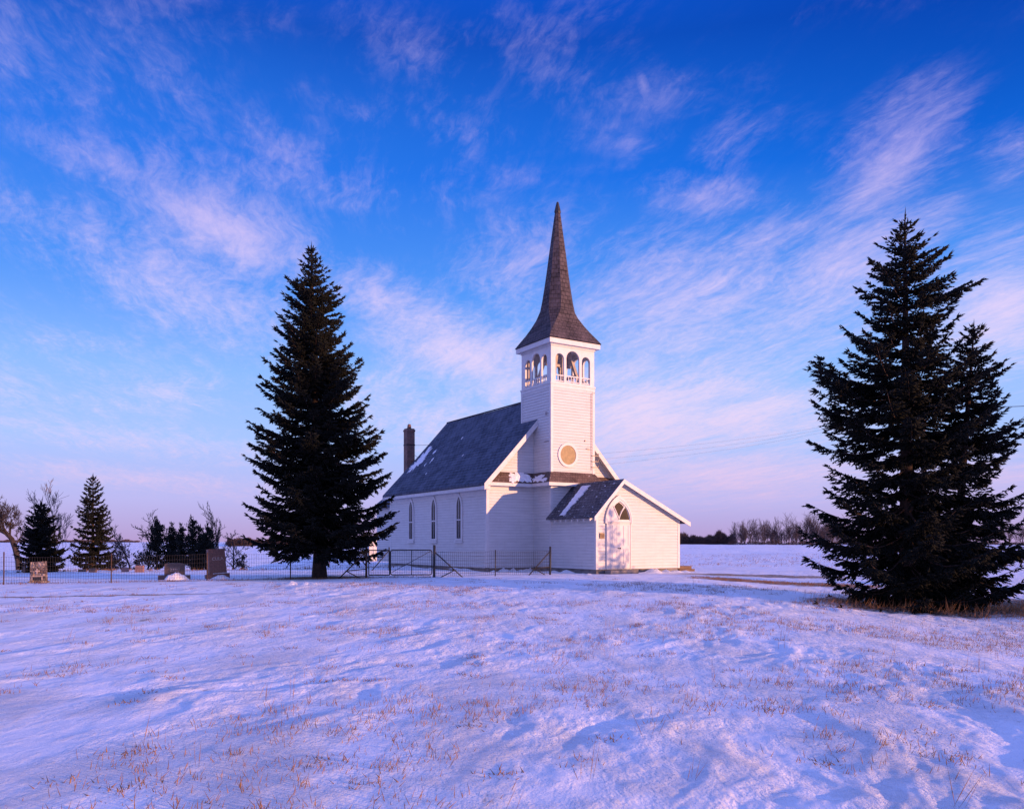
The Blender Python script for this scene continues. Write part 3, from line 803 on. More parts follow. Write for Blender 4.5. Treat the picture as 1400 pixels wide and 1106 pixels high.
    # rake boards
    for (ua, za, ub, zb) in ((ul, pz-sl*(PA-ul), PA, pz), (PA, pz, ur, pz-sr*(ur-PA))):
        b = MB(); dz = .19
        q = [(ua,v0-.03,za-.015-dz),(ub,v0-.03,zb-.015-dz),(ub,v0-.03,zb-.015),(ua,v0-.03,za-.015)]
        b.prism(q[::-1], (0,.028,0)); b.build('bargeboard', T, proof)
    for (ua, za, ub, zb) in ((ul+.02, pz-sl*(PA-ul-.02), PA, pz), (PA, pz, ur-.02, pz-sr*(ur-.02-PA))):
        b = MB(); b.prism([(ua,v0+.004,za-th2-.022),(ub,v0+.004,zb-th2-.022),(ub,-.028,zb-th2-.022),(ua,-.028,za-th2-.022)], (0,0,.018)); b.build('rake_soffit', T, proof)
    for i in range(8):
        v = .12+i*.42; b = MB(); zt = pz-sl*(PA-ul)
        q = [(ul+.03,v,zt-.075),(0,v,zt-.075+sl*(.28-.0)),(0,v,zt-.075+.10),(ul+.03,v,zt-.16)]
        b.hexa([(ul+.04,v,zt-.19),(-.004,v,zt-.02),(-.004,v+.06,zt-.02),(ul+.04,v+.06,zt-.19),(ul+.04,v,zt-.07),(-.004,v,zt+.16),(-.004,v+.06,zt+.16),(ul+.04,v+.06,zt-.07)]); b.build('rafter_tail', T, proof)
    psurf = lambda u, v: (u, v, pz-sl*(PA-u))
    # long strip of snow beside the tower, jagged
    rs2 = random.Random(12); L_, R2 = [], []
    for i in range(26):
        u = -.20+1.33*i/25; L_.append((u, 2.34+rs2.uniform(-.03,.03)+.10*(i/25))); R2.append((u, 1.86+.16*(1-i/25)+rs2.uniform(-.08,.08)))
    b = MB()
    for i in range(25):
        up = Vector((-.02,0,.03))
        A, B_, C, D = [Vector(psurf(*p)) for p in (L_[i], L_[i+1], R2[i+1], R2[i])]
        b.poly([A+up, D+up, C+up, B_+up], 0, True); b.poly([A, A+up, B_+up, B_]); b.poly([D, C, C+up, D+up])
    b.build('snow_patch', M['snow'], proof)
    # door: pointed frame, two leaves, transom lights
    dw, dh = 1.24, 2.07; dc = 1.18
    fn = lambda a, z, d: Vector((dc+a, -d-(.018 if d else 0), z))
    def parch(w, zs, ztop, z0, n=10):
        pts = [(-w/2,z0),(w/2,z0)]; H = ztop-zs; r = (H*H+w*w/4)/w; cx = w/2-r; am = math.acos(-cx/r)
        for i in range(n+1): pts.append((cx+r*math.cos(am*i/n), zs+r*math.sin(am*i/n)))
        for i in range(n-1,-1,-1): pts.append((-(cx+r*math.cos(am*i/n)), zs+r*math.sin(am*i/n)))
        return pts
    zs = 2.15
    outA = parch(dw+.26, zs-.05, 3.28, BASE-.02); outB = parch(dw+.10, zs, 3.13, BASE); inn = parch(dw, zs, 3.02, BASE+.02)
    b = MB(); ring(b, outB, inn, fn, 0, .06); door = b.build('porch_door', T, church)
    b = MB(); o2 = [(a, max(z, zs-.08)) for a, z in outA]; o1 = [(a, max(z, zs-.08)) for a, z in outB]
    ring(b, o2, o1, fn, 0, .075); b.build('hood_mould', T, door)
    b = MB(); b.hexa([fn(-dw/2,zs-.02,0),fn(dw/2,zs-.02,0),fn(dw/2,zs-.02,.05),fn(-dw/2,zs-.02,.05),fn(-dw/2,zs+.06,0),fn(dw/2,zs+.06,0),fn(dw/2,zs+.06,.05),fn(-dw/2,zs+.06,.05)]); b.build('transom_bar', T, door)
    b = MB(); b.poly([fn(a, max(z, zs+.05), .017) for a, z in inn]); b.build('transom_board', T, door)
    # glass: diamond head and right-hand light
    b = MB(); xs = lambda w, q: q
    H = 3.02-zs; r = (H*H+dw*dw/4)/dw; cxx = dw/2-r
    right = lambda z: cxx+math.sqrt(max(r*r-(z-zs)**2, 0))-.045
    pts = [(.055,zs+.09),(right(zs+.09),zs+.09)]+[(right(zs+.09+.5*i/8),zs+.09+.5*i/8) for i in range(1,9)]
    mid = (.30, zs+.56); pts += [(.34,zs+.585),(.20,zs+.42),(.10,zs+.25)]
    b.poly([fn(a,z,.03) for a, z in pts]); b.build('pane', M['transom'], door)
    b = MB(); dia = [(-.02,zs+.17),(.12,zs+.46),(.26,zs+.63),(.18,zs+.72),(0,zs+.82),(-.14,zs+.74),(-.25,zs+.62),(-.12,zs+.42)]
    b.poly([fn(a,z,.03) for a, z in dia]); b.build('pane', M['transom'], door)
    b = MB()
    for s in (-1, 1):
        pr = None
        for i in range(9):
            z = zs+.06+.62*i/8; x = s*(-.02+.33*(i/8)**1.25); 
            if pr: b.bar(fn(pr[0],pr[1],.036), fn(x,z,.036), .035, .02, up=(0,1,0))
            pr = (x, z)
    b.build('tracery', T, door)
    for s in (-1, 1):
        a0, a1 = (-dw/2+.01, -.006) if s < 0 else (.006, dw/2-.01)
        b = MB(); b.hexa([fn(a0,BASE+.03,.004),fn(a1,BASE+.03,.004),fn(a1,BASE+.03,.026),fn(a0,BASE+.03,.026),fn(a0,zs-.03,.004),fn(a1,zs-.03,.004),fn(a1,zs-.03,.026),fn(a0,zs-.03,.026)])
        w = a1-a0
        for (p0, p1, q0, q1) in ((0,.16,0,1),(.84,1,0,1),(.42,.58,.10,.93),(.16,.84,0,.10),(.16,.84,.93,1),(.16,.42,.42,.50),(.58,.84,.42,.50)):
            zz0 = BASE+.03+(zs-.06-BASE)*q0; zz1 = BASE+.03+(zs-.06-BASE)*q1
            b.hexa([fn(a0+w*p0,zz0,.02),fn(a0+w*p1,zz0,.02),fn(a0+w*p1,zz0,.042),fn(a0+w*p0,zz0,.042),fn(a0+w*p0,zz1,.02),fn(a0+w*p1,zz1,.02),fn(a0+w*p1,zz1,.042),fn(a0+w*p0,zz1,.042)])
        b.build('door_leaf', T, door)
    b = MB(); b.tube([fn(.05,1.02,.04),fn(.05,1.02,.085)], .025, 8); b.tube([fn(-.05,1.02,.04),fn(-.05,1.02,.085)], .02, 8); b.build('door_knob', M['iron'], door)
    # plaque beside the door
    b = MB(); b.box((.17,-.06,1.44),(.40,-.012,1.66)); pl = b.build('plaque', M['plaque'], church, bevel=.006)
    b = MB()
    for zz, w in ((1.60,.05),(1.565,.075),(1.53,.06),(1.495,.075)): b.box((.285-w,-.066,zz),(.285+w,-.058,zz+.014))
    b.build('raised_lettering', M['wood'], pl)
    # door sill step
    b = MB(); b.box((.45,-.42,-.06),(1.95,-.02,BASE-.03)); b.build('door_step', M['concrete'], church, bevel=.01)
    # --- chancel behind the nave (low roof) and the chimney
    mb = MB(); a0, a1, b1 = -1.75, 4.2, 19.4; ez = 3.45
    ww = lambda: None
    clapboards(mb, [(0,BASE),(b1-NB,BASE),(b1-NB,ez),(0,ez)], (a0,NB,0), (0,1,0), (-1,0,0))
    clapboards(mb, [(0,BASE),(b1-NB,BASE),(b1-NB,ez),(0,ez)], (a1,NB,0), (0,1,0), (1,0,0))
    clapboards(mb, [(a0,BASE),(a1,BASE),(a1,ez),(CU,ez+2.2),(a0,ez)], (0,b1,0), (1,0,0), (0,1,0))
    mb.build('chancel_wall', [P, M['lap_shade']], church)
    mb = MB()
    for s, e_ in ((-1,a0-.25),(1,a1+.25)):
        zz = ez-.15
        q = [(CU,NB+.31,ez+2.35),(e_,NB+.31,zz),(e_,b1+.25,zz),(CU,b1+.25,ez+2.35)]
        q = q if s < 0 else q[::-1]
        mb.prism(q, (0,0,.08))
    mb.build('chancel_roof', M['roof'], church)
    # chimney stands against the rear gable
    t = (559.5-700)/F_PX
    V = NB+.62; ox, oy = CH_O; cu_, su_ = math.cos(CH_A), math.sin(CH_A)
    A = ox-su_*V; B_ = oy+cu_*V; U = (t*B_-A)/(cu_-t*su_); dist = B_+su_*U
    ztop = (HORIZON-587)/F_PX*dist+EYE-CH_Z; zpot = (HORIZON-580)/F_PX*dist+EYE-CH_Z
    b = MB(); cw = .24
    b.box((U-cw,V-cw,2.5),(U+cw,V+cw,ztop-.14)); b.box((U-cw-.025,V-cw-.025,ztop-.14),(U+cw+.025,V+cw+.025,ztop-.04)); b.box((U-cw+.01,V-cw+.01,ztop-.04),(U+cw-.01,V+cw-.01,ztop+.03))
    ch = b.build('chimney', M['brick'], church)
    b = MB(); b.tube([(U,V,ztop+.02),(U,V,zpot-.06),(U,V,zpot)], [.125,.10,.07], 12); b.build('chimney_pot', M['brick'], ch)
    b = MB(); zb = ztop-.95; b.box((U-cw-.02,V-cw-.02,zb),(U+cw+.02,V+cw+.02,zb+.06)); b.tube([(U-cw-.1,V-cw,zb+.03),(U-cw,V-cw,zb+.03)], .012, 6)
    b.build('iron_band', M['iron'], ch)
    b = MB(); b.tube([(U+cw,V,zb+.03),(U+2.2,V-1.0,zb+.12)], .010, 5)
    b.tube([(U+cw,V-.1,zb-.5),(U+.75,V-1.1,zb-1.25)], .010, 5); b.build('stay_wire', M['iron'], ch)
    # --- timber steps at the far right corner of the porch
    return
build_church()

def church_pt(u, v, z=0):
    c, s = math.cos(CH_A), math.sin(CH_A)
    return (CH_O[0]+c*u-s*v, CH_O[1]+s*u+c*v, CH_Z+z)

# wooden steps by the porch
def build_steps():
    p = church_pt(5.35, .55); e_ = empty('wooden_steps', (p[0], p[1], gz(p[0], p[1])), CH_A, 'low weathered timber step block lying in the snow at the right corner of the porch', 'steps')
    for i, (z0, z1, w) in enumerate(((-.05,.11,.62),(.115,.25,.42))):
        b = MB(); b.box((-.4,-w/2,z0),(.55-.1*i,w/2,z1)); b.build('step', M['wood'], e_, bevel=.012)
build_steps()

# snow banked against the walls
def build_banks():
    rs = np.random.RandomState(3)
    b = MB()
    def bank(line, name):
        pts = []
        n = 46
        V, F = [], []
        (u0, v0), (u1, v1), (nu, nv), hh, ww, seed = line
        for i in range(n+1):
            k = i/n; u = u0+(u1-u0)*k; v = v0+(v1-v0)*k
            h = hh*(.20+1.5*max(0, float(perlin(k*9+seed, seed*1.7))+.30))*math.sin(math.pi*min(1, max(.0, k*1.0)))**.4
            w = ww*(.7+.5*float(perlin(k*5+seed*3, 4.2)))
            for j, (dj, zj) in enumerate(((.02,.1),(.22,.7),(.45,1),(.75,.4),(1.15,-.25))):
                x, y, _ = church_pt(u+nu*w*dj, v+nv*w*dj); V.append((x, y, gz(x, y)+h*zj-.015))
        for i in range(n):
            for j in range(4):
                a = i*5+j; F.append((a, a+1, a+6, a+5))
        me = bpy.data.meshes.new(name); me.from_pydata(V, [], F); me.materials.append(M['snow'])
        for p in me.polygons: p.use_smooth = True
        me.update(); o = bpy.data.objects.new(name, me); COL.objects.link(o); tag(o, kind='structure')
    bank(((NL-.02,GV+.1),(NL-.02,14.5),(-1,0),.12,1.1,1.0), 'snow_bank')
    bank(((NL+.1,GV-.03),(-.1,GV-.03),(0,-1),.17,.9,2.3), 'snow_bank')
    bank(((-.03,.1),(-.03,TV0),(-1,0),.11,.8,3.7), 'snow_bank')
    bank(((1.9,-.03),(4.9,-.03),(0,-1),.14,1.1,5.1), 'snow_bank')
build_banks()

# ------------------------------------------------------------------ spruces
def shoots_mesh(name, P, D, L, Rr, mats, parent, mi=None):
    """every shoot a slim 3-sided spindle"""
    P = np.asarray(P); D = np.asarray(D); L = np.asarray(L)[:, None]; Rr = np.asarray(Rr)[:, None]
    D = D/np.linalg.norm(D, axis=1, keepdims=True)
    up = np.where(np.abs(D[:, 2:3]) > .9, np.array([[1.,0,0]]), np.array([[0,0,1.]]))
    X = np.cross(D, up); X /= np.linalg.norm(X, axis=1, keepdims=True); Y = np.cross(D, X)
    n = len(P); tip = P+D*L; midp = P+D*L*.38
    ring = [midp+(X*math.cos(a)+Y*math.sin(a))*Rr for a in (.5, .5+2*math.pi/3, .5+4*math.pi/3)]
    V = np.stack([P, *ring, tip], 1).reshape(-1, 3); b = (np.arange(n)*5)[:, None]
    T = np.array([[0,2,1],[0,3,2],[0,1,3],[4,1,2],[4,2,3],[4,3,1]])
    F = (b[:, :, None]+T[None]).reshape(-1, 3)
    return V, F

def limb_mesh(paths):
    """3-sided tapered limbs; paths: list of (points Nx3, r0, r1)"""
    V, F = [], []; base = 0
    for pts, r0, r1 in paths:
        n = len(pts); d = np.gradient(pts, axis=0); d /= np.linalg.norm(d, axis=1, keepdims=True)+1e-9
        up = np.where(np.abs(d[:, 2:3]) > .9, np.array([[1.,0,0]]), np.array([[0,0,1.]]))
        x = np.cross(d, up); x /= np.linalg.norm(x, axis=1, keepdims=True)+1e-9; y = np.cross(d, x)
        r = np.linspace(r0, r1, n)[:, None]
        V.append(np.stack([pts+(x*math.cos(a)+y*math.sin(a))*r for a in (0, 2.094, 4.189)], 1).reshape(-1, 3))
        i = np.arange(n-1)[:, None]*3
        for k in range(3):
            k2 = (k+1) % 3
            F.append(base+np.concatenate([np.hstack([i+k, i+k2, i+3+k2]), np.hstack([i+k, i+3+k2, i+3+k])]))
        base += n*3
    return np.concatenate(V), np.concatenate(F)

def spruce(name, label, cat, loc, H, prof, seed, group=None, whorl=.27, per=7, lean=(0,0), crown0=.05, droop=1.0, fine=1.0, trunk_r=.2, shoot=.155, shoot_r=.021, hang=.35, needle='needle', gappy=.16):
    """prof: list of (height share, left radius, right radius) in metres"""
    rs = np.random.RandomState(seed); root = empty(name, loc, 0, label, cat, group)
    hs = np.array([p[0] for p in prof]); lr = np.array([p[1] for p in prof]); rr = np.array([p[2] for p in prof])
    o = np.argsort(hs); hs, lr, rr = hs[o], lr[o], rr[o]
    def axis(t): return np.array([lean[0]*t**1.1, lean[1]*t**1.1, H*t])
    # trunk, with root flare
    b = MB(); n = 16; pts = []; rad = []
    for i in range(n+1):
        t = i/n; p = axis(t); p[2] -= .18 if i == 0 else 0
        pts.append(tuple(p)); rad.append(trunk_r*((1-t)**.85)*(1+.35*math.exp(-t*H/.28))+.008)
    b.tube(pts, rad, 12); b.build('trunk', M['bark'], root)
    P, D, L, RR, limbs = [], [], [], [], []
    z = crown0*H; Z = np.array([0,0,1.]); phi0 = rs.rand()*6.28
    while z < H*.985:
        t = z/H
        k = per if t < .75 else max(4, per-2)
        phi0 += 2.4+rs.rand()*.3
        wob = 1+rs.uniform(-gappy, gappy*.22)
        for j in range(k):
            phi = phi0+2*math.pi*j/k+rs.uniform(-.28,.28); c, s = math.cos(phi), math.sin(phi)
            zz = z+rs.uniform(-.24,.24)*whorl; tt = min(max(zz/H, .01), .985)
            rl, rrr = np.interp(tt, hs, lr), np.interp(tt, hs, rr)
            r = (rl*(1-c)+rrr*(1+c))/2
            Lb = r*wob*rs.uniform(.80,1.10)*(1 if rs.rand() > .07 else .55)
            if Lb < .03: Lb = .03
            # limb: rises near the top, level in the middle, sinks then turns up at the tip low down
            if tt > .5: a0 = .12+max(0, tt-.62)*1.15; a1 = .10
            else: a0 = .15-(.5-tt)*1.15*droop; a1 = .02+.30*(.5-tt)*droop
            a0 += rs.uniform(-.12,.12)
            f0 = np.array([c, s, 0.]); lat = np.array([-s, c, 0.]); org = axis(tt)
            side = rs.uniform(-.10,.10)
            nseg = 7; ss = np.linspace(0, 1, nseg)[:, None]
            pts = org+f0*Lb*ss+lat*Lb*side*ss**2+Z*(Lb*(a0*ss+a1*ss**2*1.4-.16*droop*np.sin(ss*math.pi)*(tt < .75)))
            limbs.append((pts, .012+.014*Lb, .004))
            # side twigs
            step = .062/fine; m = max(3, int(Lb/step))
            sv = np.sort(rs.uniform(.10 if Lb > .8 else .02, 1.0, m))
            for q, si in enumerate(sv):
                fi = si*(nseg-1); i0 = min(int(fi), nseg-2); w = fi-i0
                p = pts[i0]*(1-w)+pts[i0+1]*w; f = pts[i0+1]-pts[i0]; f = f/np.linalg.norm(f)
                sg = 1 if q % 2 else -1
                wid = min(.62, .46*Lb*(1.08-si)+.07)*(.5+.5*min(1, si*2.2))
                tl = wid*rs.uniform(.55,1.1)
                hd = hang*rs.uniform(.3,1.5)*(1.15-tt)
                if rs.rand() < .26: d = f*.35+lat*sg*.25-Z*rs.uniform(.5,1.0)*(1.1-tt); tl *= .6
                else: d = f*rs.uniform(.55,.95)+lat*sg*rs.uniform(.5,.95)-Z*hd+Z*.06
                d = d/np.linalg.norm(d)
                ns = max(1, int(tl/(.055/fine)))
                P.append(p); D.append(d); L.append(tl+.05); RR.append(shoot_r*.9)
                px = np.cross(d, Z); px = px/(np.linalg.norm(px)+1e-6)
                for u in range(ns):
                    w2 = (u+rs.rand())/ns; sg2 = 1 if u % 2 else -1
                    dd = d*.8+px*sg2*rs.uniform(.35,.75)+Z*rs.uniform(-.42,.28)
                    P.append(p+d*tl*w2); D.append(dd); L.append(shoot*rs.uniform(.6,1.25)*(1.15-.4*w2)*(1-.45*max(0, tt-.7)/.3)); RR.append(shoot_r*rs.uniform(.8,1.25))
            # tip
            f = pts[-1]-pts[-2]
            for u in range(3): P.append(pts[-1]-f*.1); D.append(f/np.linalg.norm(f)+rs.uniform(-.35,.35,3)); L.append(shoot*rs.uniform(.9,1.5)); RR.append(shoot_r)
        z += whorl*(1.0 if t < .7 else .78)*rs.uniform(.8,1.2)
    # leader
    for u in range(26):
        t = rs.uniform(.945, 1.0); a = rs.rand()*6.28; P.append(axis(t)); D.append(np.array([math.cos(a)*.7, math.sin(a)*.7, .9])); L.append(shoot*rs.uniform(.5,1.0)*(1.2-(t-.945)*12)); RR.append(shoot_r*.8)
    P.append(axis(.97)); D.append(np.array([.03,0,1.])); L.append(H*.03+.22); RR.append(shoot_r)
    V1, F1 = shoots_mesh(name, P, D, L, RR, None, None)
    V2, F2 = limb_mesh(limbs)
    V = np.vstack([V1, V2]); F = np.vstack([F1, F2+len(V1)])
    mi = np.concatenate([np.zeros(len(F1), int), np.ones(len(F2), int)])
    raw_mesh('crown', V, F, 3, [M[needle], M['bark']], root, mi)
    return root

def prof_px(top, base, D, lean_px, rows):
    """rows: (photo y, left half width px, right half width px)"""
    s = F_PX/D
    return [((base-y)/(base-top), l/s, r/s) for y, l, r in rows]

def place(px, D, sink=.04):
    x, y = at(px, D); return (x, y, gz(x, y)-sink)

def build_spruces():
    # left spruce in front of the churchyard fence
    D = 31.0; loc = place(437, D); s = F_PX/D
    base = HORIZON+(EYE-loc[2])*s; top = 336
    rows = [(base,37,36),(775,51,53),(757,58,66),(735,84,93),(715,91,112),(690,86,100),(668,78,93),(650,84,94),(625,86,87),(600,86,84),(575,78,78),(545,82,69),(520,73,73),(500,69,64),(480,67,59),(460,58,55),(440,50,53),(420,41,44),(400,32,34),(380,20,23),(362,10,12),(348,4,4),(340,1,1),(334,0,0)]
    spruce('spruce_tree', 'tall dark spruce with a bare lower trunk left of the church by the gate', 'tree', loc, (base-top)/s,
           prof_px(top, base, D, 0, [(y, l*(.89 if y < 520 else .89+.20*min(1, (y-520)/120)), r*(.91 if y < 520 else .91+.18*min(1, (y-520)/120))) for y, l, r in rows]), 21, 'tall spruces beside the church', whorl=.29, per=9, lean=(-12/s, 0), crown0=.112, trunk_r=.24, droop=.78, fine=1.5, hang=.28, shoot_r=.028, shoot=.165)
    # right pair
    D = 21.0; loc = place(1240, D); s = F_PX/D
    base = HORIZON+(EYE-loc[2])*s; top = 293
    rows = [(base,90,90),(812,148,130),(790,158,130),(770,140,130),(745,126,120),(720,134,120),(695,128,118),(674,150,118),(655,122,115),(630,118,105),(605,112,105),(580,128,100),(555,126,90),(530,104,80),(505,92,58),(480,97,62),(455,68,76),(432,70,90),(410,82,90),(390,58,72),(370,42,58),(350,36,38),(330,20,22),(312,9,11),(300,2,3),(290,.5,.5)]
    spruce('spruce_tree', 'largest dark spruce at the right edge, branches sweeping to the snow', 'tree', loc, (base-top)/s,
           prof_px(top, base, D, 0, [(y, l*(1.10 if 500 < y < 640 else 1.0 if y >= 640 else .95), r*(1.08 if 500 < y < 600 else .95)) for y, l, r in rows]), 8, 'tall spruces beside the church', whorl=.38, per=9, lean=(-3/s, 0), crown0=.015, trunk_r=.2, droop=.9, hang=.55, shoot=.15, shoot_r=.023, fine=1.65, gappy=.36)
    D = 21.7; loc = place(1304, D); s = F_PX/D
    base = HORIZON+(EYE-loc[2])*s; top = 446
    rows = [(base,70,80),(810,90,100),(785,90,96),(765,88,98),(735,80,92),(705,78,86),(680,74,86),(655,70,58),(632,66,78),(614,60,100),(598,56,66),(574,52,66),(555,46,42),(535,44,38),(512,56,38),(490,48,32),(470,24,20),(455,7,7),(446,1,1)]
    spruce('spruce_tree', 'shorter dark spruce grown into the right side of the largest spruce', 'tree', loc, (base-top)/s,
           prof_px(top, base, D, 0, [(y, l*1.15, r*1.1) for y, l, r in rows]), 33, 'tall spruces beside the church', whorl=.38, per=8, lean=(28/s, 0), crown0=.02, trunk_r=.14, droop=.9, hang=.55, shoot=.15, shoot_r=.023, fine=1.65, gappy=.36)
    # cemetery pair
    D = 45.0; loc = place(127, D); s = F_PX/D; base = HORIZON+(EYE-loc[2])*s
    rows = [(base,14,14),(768,30,30),(755,28,32),(740,28,28),(725,22,24),(710,21,21),(695,18,17),(680,13,13),(665,7,7),(655,2,2),(650,1,1)]
    spruce('spruce_tree', 'slim pointed spruce at the far cemetery edge, taller of the two left spruces', 'tree', loc, (base-651)/s,
           prof_px(651, base, D, 0, rows), 5, 'spruces at the cemetery edge', whorl=.27, per=8, crown0=.03, trunk_r=.10, fine=1.3, shoot_r=.034, shoot=.17, droop=.5)
    D = 41.5; loc = place(56, D); s = F_PX/D; base = HORIZON+(EYE-loc[2])*s
    rows = [(base,26,28),(768,32,33),(755,30,30),(742,28,26),(730,24,23),(715,18,18),(705,12,12),(695,5,5),(688,1,1)]
    spruce('spruce_tree', 'short broad spruce at the left edge behind the fieldstone marker', 'tree', loc, (base-688)/s,
           prof_px(688, base, D, 0, rows), 6, 'spruces at the cemetery edge', whorl=.21, per=9, crown0=.02, trunk_r=.09, fine=1.6, shoot_r=.034, shoot=.17, droop=.4)
    # small spruce outside the picture whose shadow lies on the porch door
    x, y = 3.95+.891*19, 34.05-.454*19
    spruce('spruce_tree', 'young spruce off to the right of the church that shades the porch door', 'tree', (x, y, gz(x, y)-.04), 4.7,
           [(0,1.2,1.2),(.1,1.55,1.55),(.35,1.2,1.2),(.6,.8,.8),(.85,.3,.3),(1,.03,.03)], 14, None, whorl=.3, per=6, trunk_r=.07, fine=.7, shoot_r=.028, gappy=.4)
    x, y = 10.9+.891*15, 21.3-.454*15
    spruce('spruce_tree', 'tall spruce off beyond the right edge shading the big pair', 'tree', (x, y, gz(x, y)-.04), 11.6,
           [(0,2.6,2.6),(.1,3.2,3.2),(.35,2.7,2.7),(.6,1.9,1.9),(.85,.8,.8),(1,.03,.03)], 15, None, whorl=.36, per=7, trunk_r=.22, fine=.55, shoot_r=.05, shoot=.24)
build_spruces()

# ------------------------------------------------------------------ bare trees, junipers, brush
def bare_tree(name, label, loc, H, seed, spread=.5, trunk_r=.1, levels=4, group=None, first=None, bark='barebark', min_r=.008, fork=.35, cat='tree', kids=(3,5), upright=.25, parts=True):
    rs = random.Random(seed); root = empty(name, loc, 0, label, cat, group) if parts else None
    tb, cb = MB(), MB()
    def grow(p, d, L, r, lvl, mb):
        n = 5 if lvl < 2 else 3; pts = [p]; q = p.copy(); dd = d.copy()
        for i in range(n):
            dd = (dd+Vector((rs.uniform(-.16,.16), rs.uniform(-.16,.16), rs.uniform(-.05,.12)+(upright*.12 if lvl else 0)))).normalized()
            q = q+dd*L/n; pts.append(q.copy())
        r1 = max(r*.45, min_r*.7)
        mb.tube(pts, [r+(r1-r)*i/n for i in range(n+1)], 6 if lvl == 0 else 4 if lvl < 2 else 3, cap=False)
        if lvl >= levels: return
        k = rs.randint(*kids)+(2 if lvl == 0 else 0)
        for j in range(k):
            s = fork+(1-fork)*(j+rs.random())/k; i0 = min(int(s*n), n-1); w = s*n-i0
            bp = pts[i0].lerp(pts[i0+1], w); f = (pts[i0+1]-pts[i0]).normalized(); a = rs.random()*6.283
            x = f.cross(Vector((.3,.2,1)) if abs(f.z) < .95 else Vector((1,0,0))).normalized(); y = f.cross(x)
            nd = (f*(1-spread*.5)+(x*math.cos(a)+y*math.sin(a))*spread*rs.uniform(.7,1.3)+Vector((0,0,upright*.5))).normalized()
            grow(bp, nd, L*rs.uniform(.42,.66), max(r*(1-.6*s)*.55, min_r), lvl+1, cb)
        if lvl: return
        grow(pts[-1], (pts[-1]-pts[-2]).normalized(), L*.6, r*.45, 1, cb)
    if first:
        tb.tube(first, [trunk_r*(1.15-.5*i/(len(first)-1)) for i in range(len(first))], 8, cap=False)
        st = Vector(first[-1]); d = (st-Vector(first[-2])).normalized()
        for j in range(7):
            s = rs.uniform(.35, 1); k = s*(len(first)-1); i0 = min(int(k), len(first)-2); bp = Vector(first[i0]).lerp(Vector(first[i0+1]), k-i0)
            a = rs.random()*6.283; nd = Vector((math.cos(a)*.6, math.sin(a)*.4, rs.uniform(.2,1))).normalized()
            grow(bp, nd, H*rs.uniform(.25,.4), trunk_r*.4, 1, cb)
        grow(st, d, H*.4, trunk_r*.55, 1, cb)
    else: grow(Vector((0,0,-.05)), Vector((rs.uniform(-.05,.05), rs.uniform(-.05,.05), 1)).normalized(), H*.62, trunk_r, 0, tb)
    if not parts:
        i = len(tb.v); tb.v += cb.v; tb.f += [tuple(q+i for q in f) for f in cb.f]; tb.m += cb.m; tb.sm += cb.sm
        o = fast(tb, name, M[bark]); o.location = loc; return tag(o, label, cat, group)
    fast(tb, 'trunk', M[bark], root); fast(cb, 'crown', M[bark], root)
    return root
def fast(mb, name, m, parent=None):
    me = bpy.data.meshes.new(name); me.from_pydata(mb.v, [], mb.f); me.materials.append(m)
    me.polygons.foreach_set('use_smooth', mb.sm); me.update()
    o = bpy.data.objects.new(name, me); COL.objects.link(o)
    if parent: o.parent = parent
    return o

def build_bare():
    D = 46; x, y, z = place(26, D); s = D/F_PX
    F = [(0,0,0),(-1*s,0,14*s),(-5*s,0,30*s),(-10*s,0,44*s),(-18*s,0,52*s),(-30*s,0,58*s),(-44*s,0,68*s)]
    bare_tree('bare_tree', 'gnarled leafless tree leaning out of the left edge with a crooked trunk', (x, y, z), 3.4, 3, .75, .15, 4, 'leafless trees in the cemetery', F, min_r=.012, kids=(5,7))
    D = 60; x, y, z = place(76, D)
    bare_tree('bare_tree', 'thin pale leafless tree behind the short broad spruce', (x, y, z), 6.2, 12, .5, .10, 4, 'leafless trees in the cemetery', bark='pale_bark', min_r=.014, fork=.35)
    D = 56; x, y, z = place(179, D)
    bare_tree('bare_tree', 'small rounded leafless tree right of the slim pointed spruce', (x, y, z), 4.0, 7, .62, .08, 4, 'leafless trees in the cemetery', min_r=.013, fork=.4)
    D = 52; x, y, z = place(201, D)
    bare_tree('bare_tree', 'scraggly leafless tree touching the left end of the juniper clump', (x, y, z), 3.6, 17, .7, .07, 4, 'leafless trees in the cemetery', min_r=.013, fork=.15)
    D = 52; x, y, z = place(296, D)
    bare_tree('bare_tree', 'wispy dead tree at the right end of the juniper clump above the red headstone', (x, y, z), 3.9, 19, .5, .07, 4, 'leafless trees in the cemetery', min_r=.012, fork=.1)
    D = 47; x, y, z = place(318, D)
    bare_tree('bare_shrub', 'tangled leafless shrub just right of the tall red headstone', (x, y, z), 2.2, 23, .9, .06, 4, 'leafless shrubs in the cemetery', min_r=.012, fork=.05, cat='shrub')
    for px, D, H, sd_, lab in ((166,50,1.9,31,'low brown brush patch right beside the slim pointed spruce'),(150,53,1.6,32,'low brown brush patch partly hidden by the slim pointed spruce'),(185,52,1.7,33,'low brown brush patch under the small rounded leafless tree'),(330,49,1.1,34,'low spreading brush on the snow left of the big spruce')):
        x, y, z = place(px, D)
        bare_tree('bare_shrub', lab, (x, y, z), H, sd_, 1.1, .04, 4, 'leafless shrubs in the cemetery', bark='brush', min_r=.014, fork=.02, cat='shrub', kids=(4,6))
build_bare()

